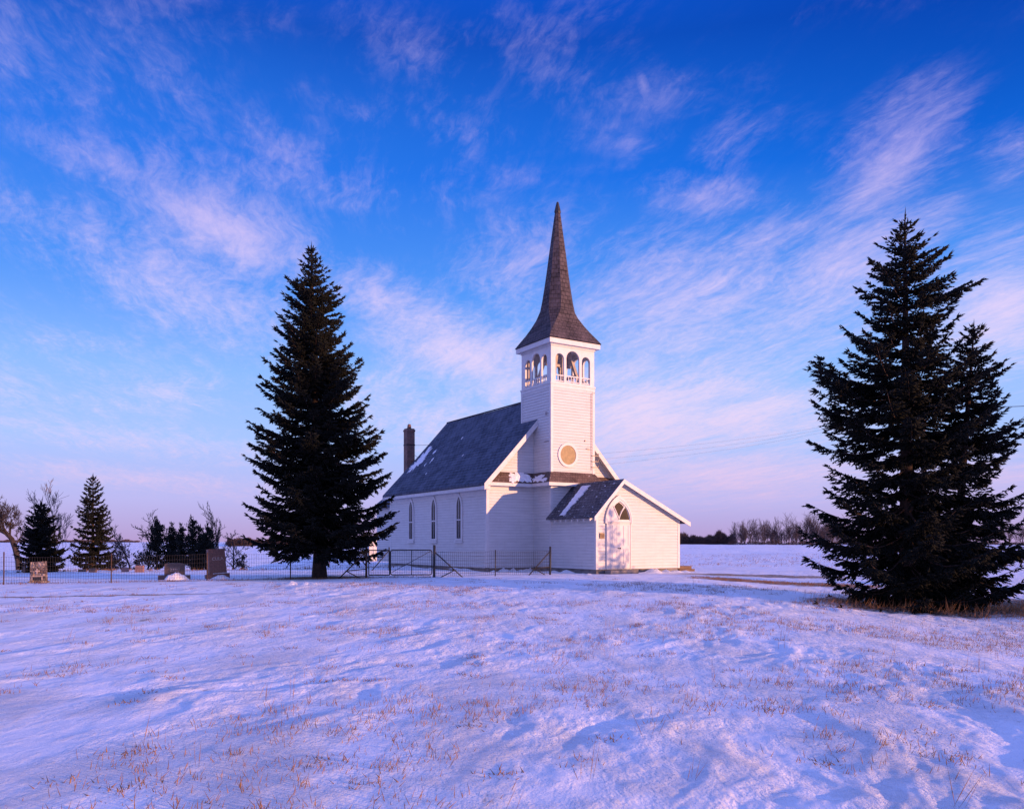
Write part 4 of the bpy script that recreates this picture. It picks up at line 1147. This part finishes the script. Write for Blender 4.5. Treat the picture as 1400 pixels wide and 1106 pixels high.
def juniper(label, loc, H, W, seed, group):
    rs = np.random.RandomState(seed); root = empty('juniper_tree', loc, 0, label, 'tree', group)
    b = MB(); b.tube([(0,0,-.1),(.05,0,H*.4),(0,.02,H*.8)], [.09,.06,.02], 7, cap=False); b.build('trunk', M['bark'], root)
    P, D, L, RR = [], [], [], []
    for i in range(int(30*H)):
        t = rs.uniform(.04, .97); env = W*1.0*(1-t)**.7*(.55+.75*rs.rand())*(.6+.4*math.sin(t*9+seed)**2)
        a = rs.rand()*6.28; d = np.array([math.cos(a), math.sin(a), rs.uniform(.25, 1.1)]); o_ = np.array([.03*seed*t, 0, H*t*.93])
        n = int(8+env*38)
        for k in range(n):
            s_ = rs.rand()**.8; p = o_+d*env*s_+rs.normal(size=3)*.045
            P.append(p); D.append(d*.5+np.array([0,0,.6])+rs.normal(size=3)*.45); L.append(rs.uniform(.10,.24)); RR.append(rs.uniform(.022,.036))
    for k in range(30): P.append((rs.normal()*.05, rs.normal()*.05, H*rs.uniform(.86,1.0))); D.append((rs.normal()*.4, rs.normal()*.4, 1)); L.append(rs.uniform(.12,.28)); RR.append(.025)
    V, F = shoots_mesh('j', P, D, L, RR, None, None)
    raw_mesh('crown', V, F, 3, M['juniper'], root)
def build_junipers():
    g = 'junipers in the cemetery clump'
    for px, top, W, D, sd_, lab in ((214,708,1.25,50,1,'dark ragged juniper, leftmost and tallest on the left of the clump'),(235,716,1.0,51,2,'thin dark juniper second from the left in the clump'),(247,718,.9,50.5,3,'narrow dark juniper in the middle of the clump behind the grey headstone'),(262,707,1.35,50,4,'tallest bushy juniper of the clump, right of the middle'),(273,722,1.0,51.5,6,'dark juniper between the tallest bushy one and the red headstone'),(283,717,.85,50,5,'dark narrow juniper at the right of the clump beside the red headstone')):
        x, y, z = place(px, D); H = (HORIZON-top)/F_PX*D+EYE-z
        juniper(lab, (x, y, z), H, W, sd_, g)
build_junipers()

# ------------------------------------------------------------------ far shelterbelts
def far_trees():
    kinds = []
    for i in range(7):
        kinds.append(bare_tree('bare_tree', 'slim leafless tree in the distant shelterbelt across the snow field on the right', (0, 0, 0), 8.0, 60+i, .62, .13, 3, 'leafless trees in the far shelterbelt', min_r=.022, fork=.12, parts=False, bark='far_bark', upright=.35, kids=(5,7)))
    rs = random.Random(8); first = [True]*7
    for row in range(120):
        px = 1000+rs.uniform(0, 1)*165 if row < 88 else rs.uniform(1165, 1420)
        D = rs.uniform(232, 262); k = rs.randrange(7)
        if row < 7: k = row
        o = kinds[k]
        if not first[k]: o = o.copy(); COL.objects.link(o)
        first[k] = False
        x, y = at(px, D); o.location = (x, y, gz(x, y)-.1); o.rotation_euler = (0, 0, rs.random()*6.28)
        sc = rs.choice((.42,.55,.62,.7,.8,.95))*rs.uniform(.85,1.1)*(1 if px < 1095 else 1.12); o.scale = (sc, sc, sc)
    # dense grove behind the porch corner, brush lines: one mass each
    def mass(name, spans, kind_m, n, hmin, hmax, seed, thick=.06):
        rs2 = np.random.RandomState(seed); P, D_, L, RR = [], [], [], []
        for i in range(n):
            k = rs2.rand(); px0, px1, d0, d1 = spans[rs2.randint(len(spans))]
            px = px0+(px1-px0)*k; D = rs2.uniform(d0, d1); x, y = at(px, D); zz = gz(x, y)
            env = hmin+(hmax-hmin)*(.5+.5*float(perlin(px*.09+seed, 2.7)))**1.2
            h = env*rs2.uniform(.5,1.0)
            for u in range(14):
                t = rs2.rand()**.8
                P.append((x+rs2.normal()*.5*(1.2-t), y+rs2.normal()*.6, zz+h*t*.8-.1)); D_.append((rs2.normal()*.4, rs2.normal()*.4, 1)); L.append(h*rs2.uniform(.12,.32)); RR.append(thick*rs2.uniform(.7,1.5))
        V, F = shoots_mesh(name, P, D_, L, RR, None, None)
        o = raw_mesh(name, V, F, 3, M[kind_m]); tag(o, kind='stuff'); return o
    tag(mass('distant_grove', [(926,1002,255,275)], 'brush', 2000, 2.0, 6.4, 2, .05), 'dense brown leafless grove on the horizon behind the right corner of the porch', 'grove')
    tag(mass('distant_brush', [(995,1430,238,262)], 'brush', 1700, .6, 2.6, 3, .045), 'low brown brush line under the far shelterbelt on the right', 'brush')
    tag(mass('distant_brush', [(-40,190,300,330)], 'brush', 1500, .5, 1.7, 4, .07), 'thin brown brush line on the horizon at the left edge', 'brush')
    tag(mass('distant_grove', [(312,345,230,250),(340,400,240,260),(440,520,250,270)], 'brush', 1400, 1.2, 3.4, 5, .08), 'rounded brown thicket on the far hill left of the big spruce', 'grove')
    tag(mass('distant_brush', [(60,330,70,80)], 'brush', 420, .4, .9, 6, .03), 'scattered brown brush in the hollow behind the cemetery spruces', 'brush')
far_trees()

# ------------------------------------------------------------------ fence, gates, graves, outhouse, cables
def mesh_between(b, pts, top, rows, step, r=.0039):
    """woven wire between ground points"""
    for (x0, y0), (x1, y1) in zip(pts[:-1], pts[1:]):
        L = math.hypot(x1-x0, y1-y0); n = max(2, int(L/step)); g0, g1 = gz(x0, y0), gz(x1, y1)
        gg = lambda k: g0+(g1-g0)*k
        for h in rows:
            P = [(x0+(x1-x0)*k, y0+(y1-y0)*k, gg(k)+h-.03*math.sin(math.pi*k)) for k in (0,.25,.5,.75,1)]
            b.tube(P, r*1.1, 3, cap=False)
        for i in range(n+1):
            k = i/n; sg = .03*math.sin(math.pi*k)
            b.tube([(x0+(x1-x0)*k, y0+(y1-y0)*k, gg(k)+.04), (x0+(x1-x0)*k+.006, y0+(y1-y0)*k, gg(k)+top-sg)], r*.85, 3, cap=False)
ROWS = (.06,.16,.27,.39,.52,.66,.81,.97)
def fence_post(x, y, h, root, r=.022, name='post', m='post'):
    b = MB(); z = gz(x, y); b.tube([(x, y, z-.25), (x+.01, y, z+h)], r, 8, smooth=True); o = b.build(name, M[m], root); return o
def brace(x, y, dx, dy, h, root, m='iron'):
    """diagonal pipe brace with a level rail and a short strut"""
    z = gz(x, y); z2 = gz(x+dx, y+dy); b = MB(); r = .024
    b.tube([(x, y, z+h), (x+dx, y+dy, z2-.05)], r, 8); b.build('brace', M[m], root)
    b = MB(); k = .72; b.tube([(x, y, z+h*(1-k)+.06), (x+dx*k, y+dy*k, z+(z2-z)*k+h*(1-k)+.0)], r*.8, 8)
    b.tube([(x+dx*k, y+dy*k, z+h*(1-k)), (x+dx*.14, y+dy*.14, z-.05)], r*.8, 8); b.build('brace_strut', M[m], root)

def build_fence():
    Dl = lambda px: np.interp(px, [-60,5,152,283,397,500,593,677,752], [28.2,28.4,28.9,29.4,29.8,30.2,30.5,31.9,33.1])
    P = lambda px: at(px, float(Dl(px)))
    # left run
    root = empty('wire_fence', (*P(283), gz(*P(283))), 0, 'long woven wire fence with rusty posts along the cemetery on the left', 'fence', 'woven wire fences round the churchyard')
    off = Vector(root.location)
    def rel(o): o.location = -off; return o
    b = MB(); mesh_between(b, [P(q) for q in (-50,5,152,283,397,500)], .99, ROWS, .085); rel(fast(b, 'wire_mesh', M['wire'], root))
    for px, h in ((-50,1.1),(5,1.16),(152,1.06),(283,1.03),(397,1.02)): rel(fence_post(*P(px), h, root))
    x, y = P(500.7); rel(fence_post(x, y, 1.18, root, .042, 'gate_post', 'post'))
    n0 = set(root.children); brace(x, y, -1.05, -.12, .98, root, 'post')
    for o in root.children:
        if o not in n0: rel(o)
    # right run
    xr, yr = P(593.5); root2 = empty('wire_fence', (xr, yr, gz(xr, yr)), 0, 'short woven wire fence in front of the church wall between two braced iron posts', 'fence', 'woven wire fences round the churchyard')
    off = Vector(root2.location)
    b = MB(); mesh_between(b, [P(593.5), P(677), P(752)], 1.0, ROWS, .085, .0056); rel(fast(b, 'wire_mesh', M['wire'], root2))
    rel(fence_post(xr, yr, 1.22, root2, .048, 'gate_post', 'iron')); rel(fence_post(*P(677), 1.04, root2, .022, 'post', 'iron'))
    xe, ye = P(752); rel(fence_post(xe, ye, 1.16, root2, .042, 'end_post', 'iron'))
    n0 = set(root2.children); brace(xr, yr, 1.10, .38, .98, root2); brace(xe, ye, -.92, -.42, .96, root2)
    for o in root2.children:
        if o not in n0: rel(o)
    # gates
    def gate(px0, px1, label, lay, rounded, mid):
        (x0, y0), (x1, y1) = P(px0), P(px1); z = (gz(x0, y0)+gz(x1, y1))/2+.10
        L = math.hypot(x1-x0, y1-y0); a = math.atan2(y1-y0, x1-x0)
        g = empty('pipe_gate', (x0, y0, z), a, label, 'gate', 'pipe gates in the churchyard fence')
        H = .93; r = .021; b = MB()
        c = .07 if rounded else .012
        loop = [(c,0,0),(L-c,0,0),(L-c*.3,0,c*.3),(L,0,c),(L,0,H-c),(L-c*.3,0,H-c*.3),(L-c,0,H),(c,0,H),(c*.3,0,H-c*.3),(0,0,H-c),(0,0,c),(c*.3,0,c*.3),(c,0,0)]
        b.tube(loop, r, 8); b.build('gate_frame', M['iron'], g)
        if mid: 
            b = MB(); b.tube([(L*mid,0,0),(L*mid,0,H)], .015, 7); b.build('gate_bar', M['iron'], g)
        b = MB(); n = int(L/.085)
        for h in (.1,.2,.31,.43,.56,.70,.83): b.tube([(.02,0,h),(L-.02,0,h)], .0048, 3, cap=False)
        for i in range(1, n): b.tube([(L*i/n,0,.02),(L*i/n,0,H-.02)], .004, 3, cap=False)
        fast(b, 'wire_mesh', M['wire'], g)
        if lay:
            b = MB(); b.tube([(.05,0,.10),(L-.05,0,H-.04)], .010, 6); b.build('gate_stay', M['iron'], g)
    gate(504.2, 532.6, 'narrow iron pipe gate with wire mesh standing beside the braced left gate post', False, False, 0)
    gate(534.0, 590.5, 'wide iron pipe gate with rounded corners hung on the tall post by the church', True, True, .51)
    # far cemetery fence
    D = 62; pts = [at(px, D) for px in (330,382,450,520)]; x, y = pts[1]
    root3 = empty('wire_fence', (x, y, gz(x, y)), 0, 'far wire fence with a braced corner post seen under the left spruce', 'fence', 'woven wire fences round the churchyard')
    off = Vector(root3.location); b = MB(); mesh_between(b, pts, 1.0, ROWS[::2]+(.99,), .3, .007); rel(fast(b, 'wire_mesh', M['wire'], root3))
    for p in pts: rel(fence_post(*p, 1.05, root3, .04))
    n0 = set(root3.children); brace(x, y, 1.4, 0, .95, root3, 'post')
    for o in root3.children:
        if o not in n0: rel(o)
    # braced post behind the gate
    x, y = at(532, 38); root4 = empty('fence_post', (x, y, gz(x, y)), 0, 'braced iron post standing in the yard behind the wide gate', 'post')
    b = MB(); b.tube([(0,0,-.2),(0,0,1.1)], .03, 8); b.build('shaft', M['iron'], root4)
    b = MB(); b.tube([(0,0,.95),(-.85,0,-.05)], .024, 8); b.build('brace', M['iron'], root4)
build_fence()

def text_mesh(txt, size, depth, m, parent, loc, rot):
    c = bpy.data.curves.new('inscription', 'FONT'); c.body = txt; c.size = size; c.extrude = depth; c.align_x = 'CENTER'; c.align_y = 'CENTER'
    tmp = bpy.data.objects.new('tmp', c); COL.objects.link(tmp)
    dg = bpy.context.evaluated_depsgraph_get(); me = bpy.data.meshes.new_from_object(tmp.evaluated_get(dg))
    bpy.data.objects.remove(tmp); me.materials.clear(); me.materials.append(m); me.name = 'inscription'
    o = bpy.data.objects.new('inscription', me); COL.objects.link(o); o.parent = parent; o.location = loc; o.rotation_euler = rot
    return o

def mat_fieldstone():
    m = bpy.data.materials.new('fieldstones'); m.use_nodes = True; t = NT(m.node_tree); b = t.n['Principled BSDF']; b.inputs['Roughness'].default_value = .85
    c = t.new('ShaderNodeTexCoord').outputs['Object']
    v = t.new('ShaderNodeTexVoronoi', feature='F1'); t.put(v.inputs['Vector'], c); v.inputs['Scale'].default_value = 9
    e = t.new('ShaderNodeTexVoronoi', feature='DISTANCE_TO_EDGE'); t.put(e.inputs['Vector'], c); e.inputs['Scale'].default_value = 9
    hsv = t.sep(v.outputs[1])
    col = t.ramp(hsv[0], [(0,(.05,.04,.04,1)),(.35,(.14,.08,.06,1)),(.6,(.26,.18,.13,1)),(.85,(.42,.33,.27,1)),(1,(.07,.06,.06,1))])
    col = t.mix(t.map(e.outputs[0], 0, .08), (.20,.17,.15,1), col)
    t.l.new(col, b.inputs['Base Color'])
    bn = t.new('ShaderNodeBump'); bn.inputs['Distance'].default_value = .03; t.l.new(t.map(e.outputs[0], 0, .25), bn.inputs['Height']); t.l.new(bn.outputs[0], b.inputs['Normal'])
    return m
M['fieldstone'] = mat_fieldstone()

def build_graves():
    g = 'headstones in the cemetery'
    # fieldstone marker
    x, y, z = place(53, 29.6); r = empty('headstone', (x, y, z), R(6), 'square mosaic fieldstone marker with a cross and a dark plaque', 'headstone', g)
    b = MB(); b.hexa([(-.26,-.12,.05),(.26,-.12,.05),(.26,.12,.05),(-.26,.12,.05),(-.235,-.105,.80),(.235,-.105,.83),(.235,.105,.83),(-.235,.105,.80)]); b.build('slab', M['fieldstone'], r, bevel=.02)
    b = MB(); b.box((-.31,-.17,-.1),(.31,.17,.10)); b.build('plinth', M['fieldstone'], r, bevel=.03)
    b = MB(); b.box((-.022,-.135,.36),(.022,-.11,.56)); b.box((-.085,-.134,.455),(-.0225,-.111,.495)); b.box((.0225,-.134,.455),(.085,-.111,.495)); b.build('cross', M['letter'], r)
    b = MB(); b.box((-.15,-.140,.145),(.15,-.118,.255)); b.build('plaque', M['iron'], r, bevel=.006)
    b = MB(); b.box((-.19,-.134,.265),(.19,-.116,.29)); b.box((-.19,-.134,.12),(-.155,-.116,.264)); b.box((.155,-.134,.12),(.19,-.116,.264)); b.build('plaque_border', M['letter'], r)
    # grey stone
    x, y, z = place(238.5, 31.2); r = empty('headstone', (x, y, z), R(22), 'low wide grey granite headstone on a long base with snow piled in front', 'headstone', g)
    b = MB(); pr = [(-.36,.2),(.38,.2),(.38,.60),(.30,.655),(.1,.675),(-.12,.675),(-.30,.66),(-.36,.62)]
    b.prism([(a,-.10,c) for a, c in pr], (0,.22,0)); b.build('slab', M['gray_granite'], r, bevel=.012)
    b = MB(); b.box((-.58,-.24,-.1),(.58,.24,.2)); b.build('plinth', M['gray_granite'], r, bevel=.025)
    b = MB(); 
    for q in ((-.15,-.106,.36,.17,-.096,.372),(-.15,-.106,.49,.17,-.096,.502),(-.15,-.106,.373,-.138,-.096,.489),(.158,-.106,.373,.17,-.096,.489)): b.box(q[:3], q[3:])
    for i in range(4): b.box((-.11+i*.062,-.105,.40),(-.075+i*.062,-.096,.46))
    b.build('inscription', M['letter'], r)
    # tall red stone, tipped a little
    x, y, z = place(297.5, 31.4); r = empty('headstone', (x, y, z), R(36), 'tall tilted red granite headstone with four pale capital letters', 'headstone', g)
    r.rotation_euler = (R(-3), R(-3.2), R(36))
    b = MB(); b.hexa([(-.33,-.15,.22),(.33,-.15,.22),(.33,.15,.22),(-.33,.15,.22),(-.315,-.13,1.19),(.315,-.13,1.19),(.315,.13,1.19),(-.315,.13,1.19)]); b.build('slab', M['red_granite'], r, bevel=.012)
    b = MB(); b.box((-.41,-.24,-.15),(.41,.24,.22)); b.build('plinth', M['red_granite'], r, bevel=.025)
    text_mesh('CULA', .17, .006, M['letter'], r, (.02,-.146,.80), (R(90-1.2),0,0))
    b = MB(); b.box((-.20,-.22,.222),(.33,-.155,.25)); b.build('snow_cap', M['snow'], r, bevel=.01)
    # small far stones
    for px, D, w, h, m, lab in ((191,40.5,.42,.34,'pink_granite','small square pink stone at the far side of the cemetery below the junipers'),(171,41,.34,.22,'pink_granite','small low reddish stone, left neighbour of the small square pink stone'),(127,40.5,.36,.20,'gray_granite','small low grey stone at the foot of the slim pointed spruce'),(113,41,.4,.14,'gray_granite','flat grey stone barely above the snow left of the slim spruce foot')):
        x, y, z = place(px, D, 0); o = MB(); o.hexa([(-w/2,-.08,-.2),(w/2,-.08,-.2),(w/2,.08,-.2),(-w/2,.08,-.2),(-w/2+.01,-.07,h),(w/2-.01,-.07,h),(w/2-.01,.07,h),(-w/2+.01,.07,h)])
        q = o.build('headstone', M[m], None, bevel=.02); q.location = (x, y, z); q.rotation_euler = (0,0,R(px % 9-4)); tag(q, lab, 'headstone', g)
    x, y, z = place(33.5, 40.5, 0); o = MB(); o.hexa([(-.065,-.06,-.2),(.065,-.06,-.2),(.065,.06,-.2),(-.065,.06,-.2),(-.055,-.05,.46),(.055,-.05,.46),(.055,.05,.50),(-.055,.05,.50)]); q = o.build('marker_post', M['gray_granite'], None, bevel=.012); q.location = (x, y, z); tag(q, 'slender pale grey marker post beside the leaning leafless tree', 'marker', None)
    # snow heaps against the two big stones
    for px, D, w, d, h, sd_ in ((240,30.75,.42,.34,.30,1),(301,31.0,.36,.26,.16,2)):
        x, y = at(px, D); n = 22; V = []; F = []
        for j in range(6):
            k = j/5
            for i in range(n):
                a = 2*math.pi*i/n; rr = (1+.22*math.sin(3*a+sd_)+.16*math.sin(5*a+1))*k
                xx, yy = x+math.cos(a)*w*rr, y+math.sin(a)*d*rr; V.append((xx, yy, gz(xx, yy)-.02+h*(1-k**1.6)*(1+.55*float(perlin(xx*5, yy*5)))))
        for j in range(5):
            for i in range(n): F.append((j*n+i, j*n+(i+1) % n, (j+1)*n+(i+1) % n, (j+1)*n+i)[::-1])
        me = bpy.data.meshes.new('snow_bank'); me.from_pydata(V, [], F); me.materials.append(M['snow'])
        for p in me.polygons: p.use_smooth = True
        me.update(); o = bpy.data.objects.new('snow_bank', me); COL.objects.link(o); tag(o, kind='structure')
build_graves()

def build_outhouse():
    x, y, z = place(505, 61, .1); r = empty('outhouse', (x, y, z), R(28), 'small white clapboard outhouse glowing in the sun behind the left spruce', 'outhouse')
    w, d, h = 1.65, 1.6, 1.55; mb = MB()
    for org, ax, nrm in (((0,0,0),(1,0,0),(0,-1,0)),((0,d,0),(1,0,0),(0,1,0))): clapboards(mb, [(0,-.1),(w,-.1),(w,h),(w/2,h+.42),(0,h)], org, ax, nrm)
    for org, nrm in (((0,0,0),(-1,0,0)),((w,0,0),(1,0,0))): clapboards(mb, [(0,-.1),(d,-.1),(d,h),(0,h)], org, (0,1,0), nrm)
    mb.build('wall', [M['paint'], M['lap_shade']], r)
    b = MB()
    for s in (0, 1):
        e = -.14 if s == 0 else w+.14; q = [(w/2,-.14,h+.45),(e,-.14,h-.10),(e,d+.14,h-.10),(w/2,d+.14,h+.45)]
        b.prism(q if s == 0 else q[::-1], (0,0,.05))
    b.build('roof', M['roof'], r)
    b = MB()
    for x0, x1, z0, z1 in ((.30,.36,0,1.62),(1.14,1.2,0,1.62),(.361,1.139,1.56,1.62),(.361,1.139,.78,.84)): b.box((x0,-.045,z0),(x1,-.012,z1))
    b.build('door', M['trim'], r)
build_outhouse()

def build_cables():
    # service pole hidden behind the right spruces, three cables to the steeple and one going on to the right
    px, D = 1262, 46; x, y = at(px, D); z = gz(x, y); top = (HORIZON-548)/F_PX*D+EYE
    r = empty('utility_pole', (x, y, z), 0, 'wooden utility pole mostly hidden behind the largest spruce', 'pole')
    b = MB(); b.tube([(0,0,-.3),(.03,0,top-z)], [.15,.10], 10); b.build('shaft', M['wood'], r)
    b = MB(); b.box((-.7,-.06,top-z-.35),(.7,.06,top-z-.23)); b.build('crossarm', M['wood'], r)
    for i, zz in enumerate((4.88,5.15,5.42)):
        a = Vector(church_pt(TW+.2, TV0-.05, zz)); c = Vector((x-.5+.4*i, y, top-.25-.16*(2-i)))
        pts = [a.lerp(c, k/16)-Vector((0,0,.35*math.sin(math.pi*k/16))) for k in range(17)]
        b = MB(); b.tube(pts, .003, 5, cap=False); o = b.build('overhead_cable', M['wire']); tag(o, ('lowest','middle','topmost')[i]+' of the three thin cables running from the steeple to the right spruce', 'cable', 'overhead cables')
    a = Vector((x+.6, y, top-.2)); c = Vector((at(1500, 40)[0], 40, (HORIZON-546)/F_PX*40+EYE))
    pts = [a.lerp(c, k/16)-Vector((0,0,.25*math.sin(math.pi*k/16))) for k in range(17)]
    b = MB(); b.tube(pts, .016, 6, cap=False); o = b.build('overhead_cable', M['iron']); tag(o, 'thick dark cable leaving the right spruce for the right edge', 'cable', 'overhead cables')
build_cables()

# ------------------------------------------------------------------ dead grass through the snow
def build_grass():
    rs = np.random.RandomState(7); P, D, L, RR = [], [], [], []
    def blades(x, y, n, h0, h1, spread, lean=.45, r=.0027):
        xs = x+rs.normal(size=n)*spread; ys = y+rs.normal(size=n)*spread; zs = ground_z(xs, ys)
        for i in range(n):
            P.append((xs[i], ys[i], zs[i]-.02)); D.append((rs.normal()*lean+.15, rs.normal()*lean, 1.0)); L.append(rs.uniform(h0, h1)); RR.append(r*rs.uniform(.7,1.4))
    # single stems and tufts through the meadow
    n = 11500
    rad = np.sqrt(rs.uniform(3.6**2, 27**2, n)); an = rs.uniform(-.64, .64, n)
    xs, ys = rad*np.sin(an)*1.0, rad*np.cos(an)
    dens = perlin(xs/3.3+4, ys/3.3+9)+.35*perlin(xs/.9, ys/.9)+.18*np.sign(xs+2)*np.minimum(1, np.abs(xs+2)/6)
    for i in range(n):
        if dens[i] < .14: continue
        if dens[i] > .30: blades(xs[i], ys[i], rs.randint(4,12), .03, .12, .06)
        else: blades(xs[i], ys[i], rs.randint(1,3), .04, .14, .03, .4)
    # a few matted tussocks
    for i in range(240):
        r_ = math.sqrt(rs.uniform(5**2, 30**2)); a = rs.uniform(-.62,.62); blades(r_*math.sin(a), r_*math.cos(a), 40, .03, .09, .09, 1.1, .0042)
    # tall weeds here and there
    for i in range(130):
        r_ = math.sqrt(rs.uniform(4.5**2, 26**2)); a = rs.uniform(-.6,.64); blades(r_*math.sin(a), r_*math.cos(a), rs.randint(2,6), .15, .36, .05, .2, .0020)
    # rank grass round the right spruces
    for i in range(330):
        a = rs.uniform(math.pi*.98, 2.08*math.pi); rr = rs.uniform(2.0, 3.4)+.9*float(perlin(a*2.3, 4.4)); blades(11.5+math.cos(a)*rr*1.15, 21.5+math.sin(a)*rr*.95, rs.randint(2,8), .10, .25+.3*rs.rand(), .12, .4, .0035)
    for i in range(260): blades(rs.uniform(12.0,17.0), rs.uniform(17.6,20.6), rs.randint(4,9), .10, .40, .10, .35, .0045)
    # along the fence, under the left spruce and by the steps
    for i in range(420):
        k = rs.rand(); x = -20+k*17; y = 28.5+k*1.9+rs.normal()*.2; blades(x, y, rs.randint(2,6), .04, .16, .06, .5, .004)
    for i in range(200): blades(-7.2+rs.normal()*1.0, 30.6+rs.normal()*.35, 6, .03, .10, .08, .7, .004)
    for i in range(620): 
        k = rs.rand(); blades(7.0+5.5*k+rs.normal()*.2, 31.0-3.6*k+rs.normal()*.5, 5, .03, .13, .09, .7, .005)
    for i in range(240):
        k = rs.rand(); blades(-26+k*20, 42.5+rs.normal()*.6, 5, .05, .25, .12, .5, .007)
    # field beyond
    for i in range(900):
        r_ = rs.uniform(45, 95); a = rs.uniform(.10,.62); blades(r_*math.sin(a), r_*math.cos(a), 4, .05, .22, .2, .5, .009)
    V, F = shoots_mesh('g', P, D, L, RR, None, None)
    o = raw_mesh('dead_grass', V, F, 3, M['grass']); tag(o, 'dry straw coloured grass stems poking through the snow', 'grass', kind='stuff')
build_grass()
